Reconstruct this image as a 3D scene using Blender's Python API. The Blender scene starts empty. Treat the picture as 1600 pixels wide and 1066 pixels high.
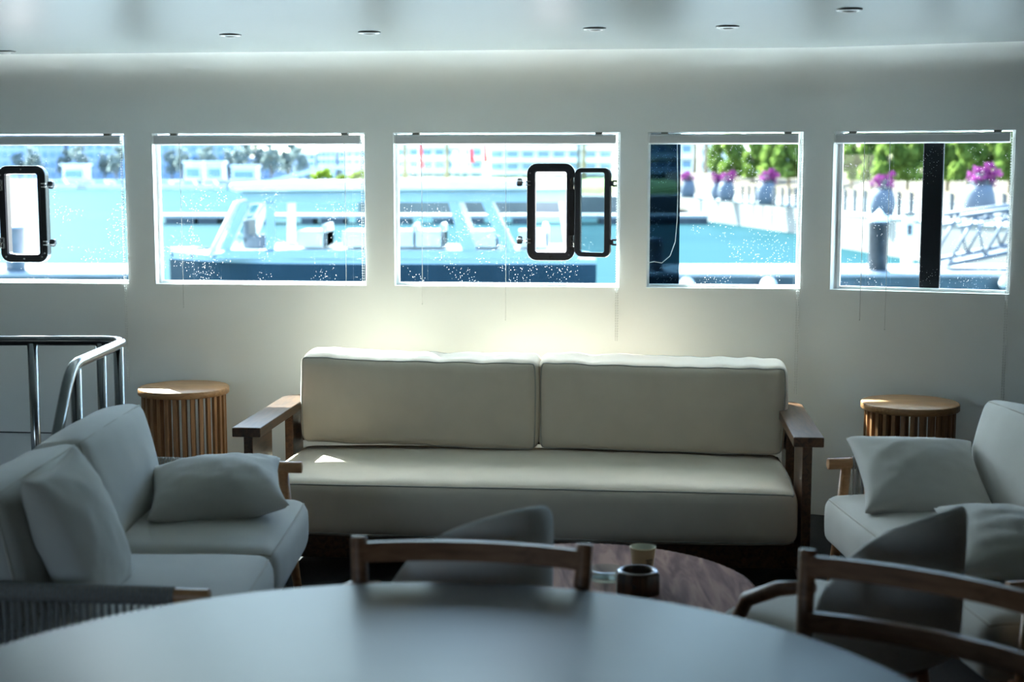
import bpy, bmesh, math, random
from mathutils import Vector, Matrix, noise

random.seed(7)
S = bpy.context.scene
COL = S.collection
PI = math.pi

# ------------------------------------------------------------------ camera
F = 2222.0; HOR = 270.0; CAM = 1.73
PITCH = math.atan((533 - HOR) / F)
cd = bpy.data.cameras.new('camera')
cam = bpy.data.objects.new('camera', cd); COL.objects.link(cam)
cam.location = (0, 0, CAM)
cam.rotation_euler = (PI / 2 - PITCH, 0, 0)
cd.sensor_width = 36.0
cd.lens = 36.0 * F / 1600.0
cd.clip_start = 0.05; cd.clip_end = 4000
cd.dof.use_dof = True
cd.dof.focus_distance = 6.9
cd.dof.aperture_fstop = 2.2
S.camera = cam

# ------------------------------------------------------------------ sky, sun, exposure
S.view_settings.view_transform = 'Standard'
S.view_settings.look = 'None'
S.view_settings.gamma = 1.0
S.view_settings.use_curve_mapping = False
S.view_settings.exposure = 3.82

SUN_AZ = math.radians(40); SUN_NS = 1.2          # azimuth off the wall normal, slope in the normal plane
WS = -0.097                                       # slope of the long wall in plan
wn = Vector((-WS, 1, 0)).normalized()             # outward normal of the long wall
ww = Vector((1, WS, 0)).normalized()
hd = wn * math.cos(SUN_AZ) - ww * math.sin(SUN_AZ)
el = math.atan(SUN_NS * math.cos(SUN_AZ))
SUN = Vector((hd.x * math.cos(el), hd.y * math.cos(el), math.sin(el)))
W = bpy.data.worlds.new('world'); S.world = W; W.use_nodes = True
nt = W.node_tree
sky = nt.nodes.new('ShaderNodeTexSky'); sky.sky_type = 'NISHITA'
sky.sun_disc = False
sky.sun_elevation = el
sky.sun_rotation = math.atan2(hd.x, hd.y)
sky.dust_density = 1.5; sky.air_density = 1.0; sky.ozone_density = 1.0
bg = nt.nodes['Background']; bg.inputs['Strength'].default_value = 0.20
nt.links.new(sky.outputs[0], bg.inputs[0])
ld = bpy.data.lights.new('sun', 'SUN'); ld.energy = 5.0; ld.angle = math.radians(0.53)
ld.color = (1.0, 0.95, 0.87)
sun = bpy.data.objects.new('sun', ld); COL.objects.link(sun)
sun.location = (0, 0, 30)
sun.rotation_euler = SUN.to_track_quat('Z', 'Y').to_euler()

S.cycles.max_bounces = 14
S.cycles.diffuse_bounces = 7
S.cycles.glossy_bounces = 5
S.cycles.transparent_max_bounces = 24
S.cycles.transmission_bounces = 8
S.cycles.sample_clamp_indirect = 8.0
S.cycles.caustics_reflective = True
S.cycles.caustics_refractive = False

# daylight portals in the window openings (they only guide the sky light, they do not shine)
def portal(cx, cy, cz, w, h, inward):
    l = bpy.data.lights.new('window_portal', 'AREA'); l.shape = 'RECTANGLE'; l.size = w; l.size_y = h
    l.cycles.is_portal = True
    o = bpy.data.objects.new('window_portal', l); COL.objects.link(o)
    o.location = (cx, cy, cz); o.rotation_euler = Vector(inward).to_track_quat('-Z', 'Y').to_euler()
for cx, cy, w in ((-2.5, 7.60, 1.0), (-1.3, 7.49, 1.1), (-.03, 7.37, 1.15), (1.06, 7.26, .76)): portal(cx, cy, 1.54, w, .78, (-.097, -1, 0))
portal(2.0, 7.05, 1.54, .84, .78, (-.36, -.94, 0))
for cx in (-2.9,): portal(cx, -.92, 1.54, 1.2, .78, (0, 1, 0))  # portal of the added rear opening

# ------------------------------------------------------------------ pixel -> point
def ray(px, py):
    x = (px - 800) / F; y = (533 - py) / F
    return Vector((x, math.cos(PITCH) + y * math.sin(PITCH), -math.sin(PITCH) + y * math.cos(PITCH)))
def at_z(px, py, z):
    r = ray(px, py); return Vector((0, 0, CAM)) + r * ((z - CAM) / r.z)
def at_y(px, py, Y):
    r = ray(px, py); return Vector((0, 0, CAM)) + r * (Y / r.y)

# the long wall in plan: straight to x=BX, then the hull bends in
BX = 1.515
def wall_xy(x, off=0.0):
    if x <= BX:
        y = 7.25 + WS * x; n = wn
    else:
        y = 7.25 + WS * BX - 0.38 * (x - BX); n = Vector((0.38, 1, 0)).normalized()
    return Vector((x + n.x * off, y + n.y * off, 0))
def wp(x, z, off=0.0):
    v = wall_xy(x, off); v.z = z; return v

# ------------------------------------------------------------------ materials
def new_mat(name):
    m = bpy.data.materials.new(name); m.use_nodes = True
    n = m.node_tree.nodes; b = n['Principled BSDF']
    return m, n, m.node_tree.links, b
def plain(name, col, rough=0.5, metal=0.0, spec=0.5, coat=0.0, noise_amt=0.06, scale=30.0, bump=0.0):
    m, n, l, b = new_mat(name)
    b.inputs['Roughness'].default_value = rough
    b.inputs['Metallic'].default_value = metal
    b.inputs['Specular IOR Level'].default_value = spec
    b.inputs['Coat Weight'].default_value = coat
    tc = n.new('ShaderNodeTexCoord'); nz = n.new('ShaderNodeTexNoise')
    nz.inputs['Scale'].default_value = scale; nz.inputs['Detail'].default_value = 4
    l.new(tc.outputs['Object'], nz.inputs['Vector'])
    rp = n.new('ShaderNodeValToRGB')
    rp.color_ramp.elements[0].position = 0.3; rp.color_ramp.elements[1].position = 0.7
    lo = [c * (1 - noise_amt) for c in col]; hi = [min(1, c * (1 + noise_amt)) for c in col]
    rp.color_ramp.elements[0].color = (*lo, 1); rp.color_ramp.elements[1].color = (*hi, 1)
    l.new(nz.outputs['Fac'], rp.inputs['Fac']); l.new(rp.outputs['Color'], b.inputs['Base Color'])
    if bump:
        bp = n.new('ShaderNodeBump'); bp.inputs['Strength'].default_value = bump
        bp.inputs['Distance'].default_value = 0.002
        l.new(nz.outputs['Fac'], bp.inputs['Height']); l.new(bp.outputs['Normal'], b.inputs['Normal'])
    return m
def fabric(name, col, scale=420.0):
    m, n, l, b = new_mat(name)
    b.inputs['Roughness'].default_value = 0.92
    b.inputs['Sheen Weight'].default_value = 0.15
    b.inputs['Specular IOR Level'].default_value = 0.2
    tc = n.new('ShaderNodeTexCoord')
    w1 = n.new('ShaderNodeTexWave'); w1.bands_direction = 'X'; w1.inputs['Scale'].default_value = scale
    w2 = n.new('ShaderNodeTexWave'); w2.bands_direction = 'Z'; w2.inputs['Scale'].default_value = scale
    w1.inputs['Distortion'].default_value = 1.5; w2.inputs['Distortion'].default_value = 1.5
    ad = n.new('ShaderNodeMath'); ad.operation = 'ADD'
    nz = n.new('ShaderNodeTexNoise'); nz.inputs['Scale'].default_value = 9
    for t in (w1, w2, nz): l.new(tc.outputs['Object'], t.inputs['Vector'])
    l.new(w1.outputs['Fac'], ad.inputs[0]); l.new(w2.outputs['Fac'], ad.inputs[1])
    rp = n.new('ShaderNodeValToRGB')
    rp.color_ramp.elements[0].color = (*[c * .93 for c in col], 1)
    rp.color_ramp.elements[1].color = (*[c * 1.05 for c in col], 1)
    l.new(nz.outputs['Fac'], rp.inputs['Fac']); l.new(rp.outputs['Color'], b.inputs['Base Color'])
    bp = n.new('ShaderNodeBump'); bp.inputs['Strength'].default_value = 0.15; bp.inputs['Distance'].default_value = 0.001
    l.new(ad.outputs[0], bp.inputs['Height']); l.new(bp.outputs['Normal'], b.inputs['Normal'])
    return m
def wood(name, c0, c1, rough=0.4, axis='X', scale=6.0, stretch=9.0, bands=3.0, coat=0.0):
    m, n, l, b = new_mat(name)
    b.inputs['Roughness'].default_value = rough; b.inputs['Coat Weight'].default_value = coat
    tc = n.new('ShaderNodeTexCoord'); mp = n.new('ShaderNodeMapping')
    sc = [stretch, stretch, stretch]; sc['XYZ'.index(axis)] = 1.0
    mp.inputs['Scale'].default_value = sc
    nz = n.new('ShaderNodeTexNoise'); nz.inputs['Scale'].default_value = scale
    nz.inputs['Detail'].default_value = 6; nz.inputs['Distortion'].default_value = bands * .3
    rp = n.new('ShaderNodeValToRGB')
    rp.color_ramp.elements[0].position = 0.33; rp.color_ramp.elements[1].position = 0.68
    rp.color_ramp.elements[0].color = (*c0, 1); rp.color_ramp.elements[1].color = (*c1, 1)
    l.new(tc.outputs['Object'], mp.inputs['Vector']); l.new(mp.outputs['Vector'], nz.inputs['Vector'])
    l.new(nz.outputs['Fac'], rp.inputs['Fac']); l.new(rp.outputs['Color'], b.inputs['Base Color'])
    bp = n.new('ShaderNodeBump'); bp.inputs['Strength'].default_value = 0.08; bp.inputs['Distance'].default_value = 0.001
    l.new(nz.outputs['Fac'], bp.inputs['Height']); l.new(bp.outputs['Normal'], b.inputs['Normal'])
    return m
def glass_mat(name, tint, gloss=0.05, dirt=True):
    m = bpy.data.materials.new(name); m.use_nodes = True
    n = m.node_tree.nodes; l = m.node_tree.links; n.clear()
    o = n.new('ShaderNodeOutputMaterial')
    t = n.new('ShaderNodeBsdfTransparent'); t.inputs['Color'].default_value = (*tint, 1)
    g = n.new('ShaderNodeBsdfGlossy'); g.inputs['Roughness'].default_value = 0.02
    lw = n.new('ShaderNodeLayerWeight'); lw.inputs['Blend'].default_value = .5
    pw = n.new('ShaderNodeMath'); pw.operation = 'POWER'; pw.inputs[1].default_value = 5
    fr = n.new('ShaderNodeMath'); fr.operation = 'MULTIPLY_ADD'; fr.inputs[1].default_value = .9; fr.inputs[2].default_value = .05
    l.new(lw.outputs['Facing'], pw.inputs[0]); l.new(pw.outputs[0], fr.inputs[0])
    mx = n.new('ShaderNodeMixShader')
    l.new(fr.outputs[0], mx.inputs[0]); l.new(t.outputs[0], mx.inputs[1]); l.new(g.outputs[0], mx.inputs[2])
    last = mx
    if dirt:
        tc = n.new('ShaderNodeTexCoord')
        v = n.new('ShaderNodeTexVoronoi'); v.inputs['Scale'].default_value = 110
        nz = n.new('ShaderNodeTexNoise'); nz.inputs['Scale'].default_value = 5; nz.inputs['Detail'].default_value = 3
        l.new(tc.outputs['Object'], v.inputs['Vector']); l.new(tc.outputs['Object'], nz.inputs['Vector'])
        lt = n.new('ShaderNodeMath'); lt.operation = 'LESS_THAN'; lt.inputs[1].default_value = 0.13
        l.new(v.outputs['Distance'], lt.inputs[0])
        gt = n.new('ShaderNodeMath'); gt.operation = 'GREATER_THAN'; gt.inputs[1].default_value = 0.5
        l.new(nz.outputs['Fac'], gt.inputs[0])
        mu = n.new('ShaderNodeMath'); mu.operation = 'MULTIPLY'
        l.new(lt.outputs[0], mu.inputs[0]); l.new(gt.outputs[0], mu.inputs[1])
        mu2 = n.new('ShaderNodeMath'); mu2.operation = 'MULTIPLY'; mu2.inputs[1].default_value = 0.4
        l.new(mu.outputs[0], mu2.inputs[0])
        d = n.new('ShaderNodeBsdfTranslucent'); d.inputs['Color'].default_value = (.75, .8, .8, 1)
        m2 = n.new('ShaderNodeMixShader')
        l.new(mu2.outputs[0], m2.inputs[0]); l.new(mx.outputs[0], m2.inputs[1]); l.new(d.outputs[0], m2.inputs[2])
        last = m2
    l.new(last.outputs[0], o.inputs['Surface'])
    return m
def leaf_mat(name, c0, c1):
    m = bpy.data.materials.new(name); m.use_nodes = True
    n = m.node_tree.nodes; l = m.node_tree.links; n.clear()
    o = n.new('ShaderNodeOutputMaterial')
    tc = n.new('ShaderNodeTexCoord'); nz = n.new('ShaderNodeTexNoise'); nz.inputs['Scale'].default_value = 1.3
    nz.inputs['Detail'].default_value = 5
    rp = n.new('ShaderNodeValToRGB'); rp.color_ramp.elements[0].position = .35; rp.color_ramp.elements[1].position = .65
    rp.color_ramp.elements[0].color = (*c0, 1); rp.color_ramp.elements[1].color = (*c1, 1)
    l.new(tc.outputs['Object'], nz.inputs['Vector']); l.new(nz.outputs['Fac'], rp.inputs['Fac'])
    d = n.new('ShaderNodeBsdfDiffuse'); t = n.new('ShaderNodeBsdfTranslucent'); mx = n.new('ShaderNodeMixShader')
    mx.inputs[0].default_value = 0.5
    l.new(rp.outputs[0], d.inputs[0]); l.new(rp.outputs[0], t.inputs[0])
    l.new(d.outputs[0], mx.inputs[1]); l.new(t.outputs[0], mx.inputs[2]); l.new(mx.outputs[0], o.inputs[0])
    return m

M = {}
M['wall'] = plain('wall_paint', (.87, .875, .855), .38, spec=.45, noise_amt=.012, scale=3)
M['panel'] = wood('dark_wall_panelling', (.05, .025, .012), (.10, .05, .025), .4, 'Z', 3)
M['ceil'] = plain('ceiling_gelcoat', (.37, .43, .44), .28, spec=.8, coat=.6, noise_amt=.01, scale=2)
M['floor'] = plain('dark_carpet', (.022, .020, .020), .9, noise_amt=.3, scale=90, bump=.4)
M['trimwhite'] = plain('white_trim', (.82, .83, .82), .4, noise_amt=.01)
M['deck'] = plain('white_bounce_deck_paint', (.84, .86, .86), .5, noise_amt=.02, scale=3)
M['groove'] = plain('dark_groove', (.05, .05, .05), .7)
M['linen'] = fabric('beige_linen', (.74, .635, .505))
M['linen2'] = fabric('pale_linen', (.53, .505, .45))
M['shellfab'] = fabric('grey_upholstery', (.66, .65, .62))
M['piping'] = fabric('seam_piping', (.48, .44, .37))
M['darkwood'] = wood('dark_stained_wood', (.045, .020, .010), (.13, .060, .026), .32, 'Y', 5)
M['teak'] = wood('teak', (.24, .115, .045), (.40, .215, .09), .42, 'X', 7)
M['slat'] = wood('teak_slats', (.22, .10, .04), (.36, .18, .075), .45, 'Z', 7)
M['beech'] = wood('orange_beech', (.36, .16, .06), (.52, .26, .11), .4, 'X', 6)
M['chairwood'] = wood('walnut_frame', (.17, .075, .035), (.30, .14, .07), .42, 'X', 6)
M['coffee'] = wood('striped_walnut', (.13, .055, .040), (.34, .18, .125), .75, 'Y', 3.2, 7, 4)
for n_ in M['coffee'].node_tree.nodes:
    if n_.type == 'BSDF_PRINCIPLED': n_.inputs['Specular IOR Level'].default_value = .12
M['coffeedark'] = wood('walnut_drum', (.05, .025, .015), (.12, .06, .035), .45, 'Z', 6)
M['tabletop'] = plain('grey_table_laminate', (.058, .06, .07), .45, spec=.32, noise_amt=.07, scale=4)
M['cord'] = plain('grey_rope_cord', (.27, .25, .22), .9, noise_amt=.2, scale=120)
M['steel'] = plain('polished_steel', (.30, .30, .30), .18, metal=1.0, noise_amt=.02)
M['chrome'] = plain('chrome_hardware', (.7, .7, .72), .18, metal=1.0, noise_amt=.02)
M['black'] = plain('black_anodised', (.012, .012, .016), .32, spec=.5, noise_amt=.1)
M['blackmatt'] = plain('matt_black_paint', (.012, .012, .014), .65, spec=.15)
M['blackknob'] = plain('black_plastic_knob', (.015, .014, .022), .45)
M['blind'] = plain('blind_housing', (.62, .62, .63), .42, noise_amt=.01)
M['bracket'] = plain('blind_bracket', (.28, .26, .23), .5)
M['beads'] = plain('white_beads', (.72, .72, .70), .4)
M['strap'] = plain('tan_leather_edge', (.48, .38, .24), .6)
M['glass'] = glass_mat('tinted_window_glass', (.455, .565, .60))
M['lidglass'] = glass_mat('hatch_lid_glass', (.74, .80, .82), dirt=False)
M['film'] = glass_mat('dark_tint_acrylic', (.13, .19, .23), dirt=False)
M['paper'] = plain('cream_paper', (.80, .66, .40), .6, noise_amt=.03)
M['cupin'] = plain('cup_inside', (.70, .68, .55), .5)
M['print'] = plain('brown_print', (.10, .045, .02), .6)
M['pot'] = wood('dark_brown_wood_pot', (.030, .014, .007), (.085, .038, .016), .28, 'Z', 8, coat=.3)
M['ribglass'] = glass_mat('ribbed_clear_glass', (.86, .92, .90), dirt=False)
M['lampring'] = plain('brushed_ring', (.22, .22, .21), .4, metal=.6)
M['lamplens'] = plain('frosted_lens', (.35, .35, .34), .5)

# exterior
def water_mat():
    m = bpy.data.materials.new('turquoise_sea'); m.use_nodes = True
    n = m.node_tree.nodes; l = m.node_tree.links; n.clear()
    o = n.new('ShaderNodeOutputMaterial')
    d = n.new('ShaderNodeBsdfDiffuse'); g = n.new('ShaderNodeBsdfGlossy'); g.inputs['Roughness'].default_value = .30
    mx = n.new('ShaderNodeMixShader'); mx.inputs[0].default_value = .035
    tc = n.new('ShaderNodeTexCoord'); mp = n.new('ShaderNodeMapping'); mp.inputs['Scale'].default_value = (.35, 1, 1)
    nz = n.new('ShaderNodeTexNoise'); nz.inputs['Scale'].default_value = 1.6; nz.inputs['Detail'].default_value = 5
    n2 = n.new('ShaderNodeTexNoise'); n2.inputs['Scale'].default_value = .05; n2.inputs['Detail'].default_value = 3
    rp = n.new('ShaderNodeValToRGB'); rp.color_ramp.elements[0].position = .3; rp.color_ramp.elements[1].position = .7
    rp.color_ramp.elements[0].color = (.010, .043, .049, 1); rp.color_ramp.elements[1].color = (.016, .054, .060, 1)
    l.new(tc.outputs['Object'], mp.inputs['Vector'])
    l.new(mp.outputs[0], nz.inputs['Vector']); l.new(mp.outputs[0], n2.inputs['Vector'])
    l.new(n2.outputs['Fac'], rp.inputs['Fac']); l.new(rp.outputs[0], d.inputs['Color'])
    bp = n.new('ShaderNodeBump'); bp.inputs['Strength'].default_value = .5; bp.inputs['Distance'].default_value = .15
    l.new(nz.outputs['Fac'], bp.inputs['Height']); l.new(bp.outputs[0], g.inputs['Normal']); l.new(bp.outputs[0], d.inputs['Normal'])
    l.new(d.outputs[0], mx.inputs[1]); l.new(g.outputs[0], mx.inputs[2]); l.new(mx.outputs[0], o.inputs[0])
    return m
M['water'] = water_mat()
M['concrete'] = plain('pale_concrete', (.16, .15, .13), .8, noise_amt=.08, scale=.6)
M['sand'] = plain('dry_golden_grass', (.085, .056, .024), .95, noise_amt=.35, scale=.9, bump=.5)
M['navy'] = plain('navy_hull', (.014, .032, .050), .25, noise_amt=.2, scale=.8)
M['boatwhite'] = plain('boat_white', (.68, .69, .68), .4, noise_amt=.02, scale=1)
M['boatblue_shaded'] = plain('boat_shaded_pale_blue', (.28, .37, .41), .45, noise_amt=.02, scale=1)  # shade and cyan cast of the near side put into the colour
M['boatgrey'] = plain('boat_grey_seat', (.16, .15, .16), .6)
M['boatglass'] = glass_mat('boat_windscreen', (.75, .86, .9), dirt=False)
M['fasc'] = plain('pontoon_dark_side', (.035, .05, .06), .6, noise_amt=.3, scale=2)
M['pontdeck'] = plain('pontoon_deck', (.30, .31, .31), .7, noise_amt=.08, scale=1.5)
M['pontside'] = plain('pontoon_teal_side', (.026, .052, .062), .5, noise_amt=.4, scale=1.2)
M['alu'] = plain('aluminium', (.10, .115, .135), .5, metal=.1, noise_amt=.03)
M['pile'] = plain('black_steel_pile', (.028, .034, .042), .5, noise_amt=.6, scale=3)
M['pilegrey'] = plain('grey_pile', (.10, .13, .16), .5, noise_amt=.3, scale=2)
M['planter'] = plain('grey_planter', (.085, .097, .118), .7, noise_amt=.05, scale=3)
M['bollard'] = plain('grey_fence_post', (.06, .06, .06), .6)
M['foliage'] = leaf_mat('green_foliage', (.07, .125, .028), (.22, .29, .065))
M['foliage2'] = leaf_mat('haze_tinted_foliage', (.17, .21, .19), (.24, .28, .26))  # distance haze mixed into the leaf colour
M['bush'] = leaf_mat('lime_bush', (.16, .22, .02), (.25, .31, .04))
M['purple'] = leaf_mat('purple_bougainvillea', (.13, .02, .10), (.24, .05, .19))
M['bark'] = plain('palm_bark', (.24, .18, .12), .9, noise_amt=.3, scale=2)
M['flagred'] = plain('red_flag_cloth', (.70, .04, .06), .8)
M['flagwhite'] = plain('white_flag_cloth', (.80, .72, .78), .8)
M['bldblue'] = plain('hazy_blue_wall', (.30, .36, .46), .8, noise_amt=.08, scale=.2)  # blue-grey of distance haze put into the wall colour
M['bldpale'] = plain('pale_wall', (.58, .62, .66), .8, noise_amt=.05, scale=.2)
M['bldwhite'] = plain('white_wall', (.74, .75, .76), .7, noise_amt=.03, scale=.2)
M['bldwin'] = plain('blue_window_band', (.14, .24, .36), .25, noise_amt=.1, scale=.3)
M['shore'] = plain('shore_stone', (.34, .33, .34), .9, noise_amt=.3, scale=.15)
M['bridge'] = plain('bridge_concrete', (.60, .62, .62), .7, noise_amt=.04, scale=.2)
M['pedestal'] = plain('pedestal_plastic', (.60, .62, .62), .5)

# ------------------------------------------------------------------ object helpers
def tag(o, label=None, cat=None, group=None, kind=None):
    if label: o['label'] = label
    if cat: o['category'] = cat
    if group: o['group'] = group
    if kind: o['kind'] = kind
    return o
def empty(name, loc=(0, 0, 0), rz=0.0, label=None, cat=None, group=None):
    o = bpy.data.objects.new(name, None); COL.objects.link(o)
    o.empty_display_size = .1
    o.location = loc; o.rotation_euler = (0, 0, rz)
    return tag(o, label, cat, group)
class MB:
    """collects shapes for ONE mesh object"""
    def __init__(s): s.bm = bmesh.new()
    def face(s, pts, smooth=False):
        f = s.bm.faces.new([s.bm.verts.new(p) for p in pts]); f.smooth = smooth; return s
    def hexa(s, p):
        v = [s.bm.verts.new(q) for q in p]
        for a in ((0, 3, 2, 1), (4, 5, 6, 7), (0, 1, 5, 4), (1, 2, 6, 5), (2, 3, 7, 6), (3, 0, 4, 7)):
            s.bm.faces.new([v[i] for i in a])
        return s
    def box(s, x0, x1, y0, y1, z0, z1):
        return s.hexa([(x0, y0, z0), (x1, y0, z0), (x1, y1, z0), (x0, y1, z0), (x0, y0, z1), (x1, y0, z1), (x1, y1, z1), (x0, y1, z1)])
    def prism(s, poly, ext):
        """poly: list of Vectors; ext: extrusion vector"""
        ext = Vector(ext); a = [s.bm.verts.new(p) for p in poly]; b = [s.bm.verts.new(Vector(p) + ext) for p in poly]
        n = len(a)
        s.bm.faces.new(a[::-1]); s.bm.faces.new(b)
        for i in range(n): s.bm.faces.new([a[i], a[(i + 1) % n], b[(i + 1) % n], b[i]])
        return s
    def tube(s, path, r, n=10, caps=True, closed=False):
        path = [Vector(p) for p in path]; k = len(path)
        rs = r if isinstance(r, (list, tuple)) else [r] * k
        rings = []; up = None
        for i, p in enumerate(path):
            if closed: t = path[(i + 1) % k] - path[i - 1]
            else: t = path[min(i + 1, k - 1)] - path[max(i - 1, 0)]
            if t.length < 1e-9: t = Vector((0, 0, 1))
            t.normalize()
            if up is None:
                up = Vector((0, 0, 1)) if abs(t.z) < .9 else Vector((1, 0, 0))
            a = t.cross(up)
            if a.length < 1e-6: a = t.orthogonal()
            a.normalize(); b = a.cross(t).normalized(); up = b
            rings.append([s.bm.verts.new(p + (a * math.cos(2 * PI * j / n) + b * math.sin(2 * PI * j / n)) * rs[i]) for j in range(n)])
        m = k if closed else k - 1
        for i in range(m):
            A = rings[i]; B = rings[(i + 1) % k]
            for j in range(n):
                f = s.bm.faces.new([A[j], A[(j + 1) % n], B[(j + 1) % n], B[j]]); f.smooth = True
        if caps and not closed:
            s.bm.faces.new(rings[0][::-1]); s.bm.faces.new(rings[-1])
        return s
    def lathe(s, prof, n=32, c=(0, 0, 0), smooth=True, fn=None):
        """prof: (radius, z) list; closes at r=0"""
        rings = []
        for r, z in prof:
            if r < 1e-6: rings.append([s.bm.verts.new((c[0], c[1], c[2] + z))])
            else:
                ring = []
                for j in range(n):
                    a = 2 * PI * j / n; rr = r * (fn(a) if fn else 1)
                    ring.append(s.bm.verts.new((c[0] + rr * math.cos(a), c[1] + rr * math.sin(a), c[2] + z)))
                rings.append(ring)
        for A, B in zip(rings, rings[1:]):
            for j in range(n):
                q = [A[j % len(A)], A[(j + 1) % len(A)], B[(j + 1) % len(B)], B[j % len(B)]]
                u = []
                for v in q:
                    if v not in u: u.append(v)
                if len(u) > 2:
                    f = s.bm.faces.new(u); f.smooth = smooth
        return s
    def ball(s, c, r, u=8, v=6):
        bmesh.ops.create_uvsphere(s.bm, u_segments=u, v_segments=v, radius=r, matrix=Matrix.Translation(c)); return s
    def xf(s, mtx): bmesh.ops.transform(s.bm, matrix=mtx, verts=s.bm.verts); return s
    def build(s, name, mat, parent=None, bevel=0.0, seg=2, sub=0, smooth=None, kind=None, label=None):
        bmesh.ops.recalc_face_normals(s.bm, faces=s.bm.faces)
        me = bpy.data.meshes.new(name); s.bm.to_mesh(me); s.bm.free()
        if smooth is not None:
            for p in me.polygons: p.use_smooth = smooth
        me.materials.append(mat)
        o = bpy.data.objects.new(name, me); COL.objects.link(o)
        if parent: o.parent = parent
        if bevel:
            b = o.modifiers.new('bevel', 'BEVEL'); b.width = bevel; b.segments = seg; b.limit_method = 'ANGLE'; b.angle_limit = math.radians(40)
        if sub:
            d = o.modifiers.new('subdivision', 'SUBSURF'); d.levels = sub; d.render_levels = sub
        if kind: o['kind'] = kind
        if label: o['label'] = label
        return o
def copy_tree(o, parent=None):
    c = o.copy(); COL.objects.link(c)
    if parent: c.parent = parent
    for ch in list(o.children): copy_tree(ch, c)
    return c
def struct(o):
    o['kind'] = 'structure'; return o

# ------------------------------------------------------------------ soft things
def soft_map(a, b, c, r, puff, wr=0.0, seed=0.0, crease=False):
    px_, py_, pz_ = puff
    def f(q):
        P = Vector((q[0] * a, q[1] * b, q[2] * c))
        core = Vector((max(-(a - r), min(a - r, P.x)), max(-(b - r), min(b - r, P.y)), max(-(c - r), min(c - r, P.z))))
        d = P - core
        p = core + (d.normalized() * r if d.length > 1e-9 else d)
        ux = 1 - (p.x / a) ** 2; uy = 1 - (p.y / b) ** 2; uz = 1 - (p.z / c) ** 2
        ux, uy, uz = max(ux, 0), max(uy, 0), max(uz, 0)
        o = Vector((p.x / a * px_ * (uy * uz) ** .6, p.y / b * py_ * (ux * uz) ** .6, p.z / c * pz_ * (ux * uy) ** .6))
        p = p + o
        if wr:
            n1 = noise.noise(Vector((p.x * 9 + seed, p.y * 9, p.z * 3)))
            n2 = noise.noise(Vector((p.x * 3 + seed, p.y * 3 + 5, p.z * 3)))
            if crease:
                n1 += 1.3 * noise.noise(Vector((p.x * 16 + p.z * 5 + seed, 2.0, p.z * 2.2))) * max(0, p.z / c + .5)
            p = p + (d.normalized() if d.length > 1e-9 else Vector((0, 0, 0))) * wr * (.5 * n1 + n2)
        return p
    return f
def soft_box(fm, nx, ny, nz):
    mb = MB(); bm = mb.bm
    def par(n):
        out = [-1 + 2 * i / n for i in range(n + 1)]
        return [math.copysign(abs(t) ** .75, t) for t in out]
    X, Y, Z = par(nx), par(ny), par(nz)
    def grid(A, B, mk):
        vs = [[bm.verts.new(fm(mk(u, v))) for v in B] for u in A]
        for i in range(len(A) - 1):
            for j in range(len(B) - 1):
                f = bm.faces.new([vs[i][j], vs[i + 1][j], vs[i + 1][j + 1], vs[i][j + 1]]); f.smooth = True
    for sgn in (-1, 1):
        grid(X, Y, lambda u, v: (u, v, sgn)); grid(X, Z, lambda u, v: (u, sgn, v)); grid(Y, Z, lambda u, v: (sgn, u, v))
    bmesh.ops.remove_doubles(bm, verts=bm.verts, dist=1e-5)
    return mb
def seam(fm, kind, r=.0045, n=24):
    """piping loop: kind 'top' (+z rim), 'bot', 'front' (-y rim), 'back' (+y rim)"""
    pts = []
    L = [(-1, -1), (1, -1), (1, 1), (-1, 1)]
    for i in range(4):
        p, q = L[i], L[(i + 1) % 4]
        for k in range(n):
            t = k / n; u = p[0] + (q[0] - p[0]) * t; v = p[1] + (q[1] - p[1]) * t
            pts.append(fm({'top': (u, v, 1), 'bot': (u, v, -1), 'front': (u, -1, v), 'back': (u, 1, v)}[kind]))
    return MB().tube(pts, r, 6, closed=True)
def pillow_mb(w, h, t, pinch=.10, seed=0.0, n=26):
    mb = MB(); bm = mb.bm
    def pt(u, v, sg):
        x = w / 2 * u * (1 - pinch * (1 - v * v) * abs(u) ** 1.5)
        y = h / 2 * v * (1 - pinch * (1 - u * u) * abs(v) ** 1.5)
        e = max(0, (1 - u * u)) * max(0, (1 - v * v))
        z = t / 2 * e ** .42
        wr = noise.noise(Vector((u * 3 + seed, v * 3, sg))) * .008 + noise.noise(Vector((u * 7 + seed, v * 7, sg + 3))) * .004
        return Vector((x, y, sg * (z + wr * min(1, e * 4))))
    def par(i): 
        s = -1 + 2 * i / n; return math.sin(s * PI / 2) * .35 + s * .65
    for sg in (-1, 1):
        vs = [[bm.verts.new(pt(par(i), par(j), sg)) for j in range(n + 1)] for i in range(n + 1)]
        for i in range(n):
            for j in range(n):
                f = bm.faces.new([vs[i][j], vs[i + 1][j], vs[i + 1][j + 1], vs[i][j + 1]]); f.smooth = True
    bmesh.ops.remove_doubles(bm, verts=bm.verts, dist=2e-4)
    return mb

# ================================================================== SETTING
ZS, ZT = 1.152, 1.932           # sill and head of the windows
CZ = 2.32                       # ceiling
OFF = 0.09                      # depth of the reveals
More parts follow.
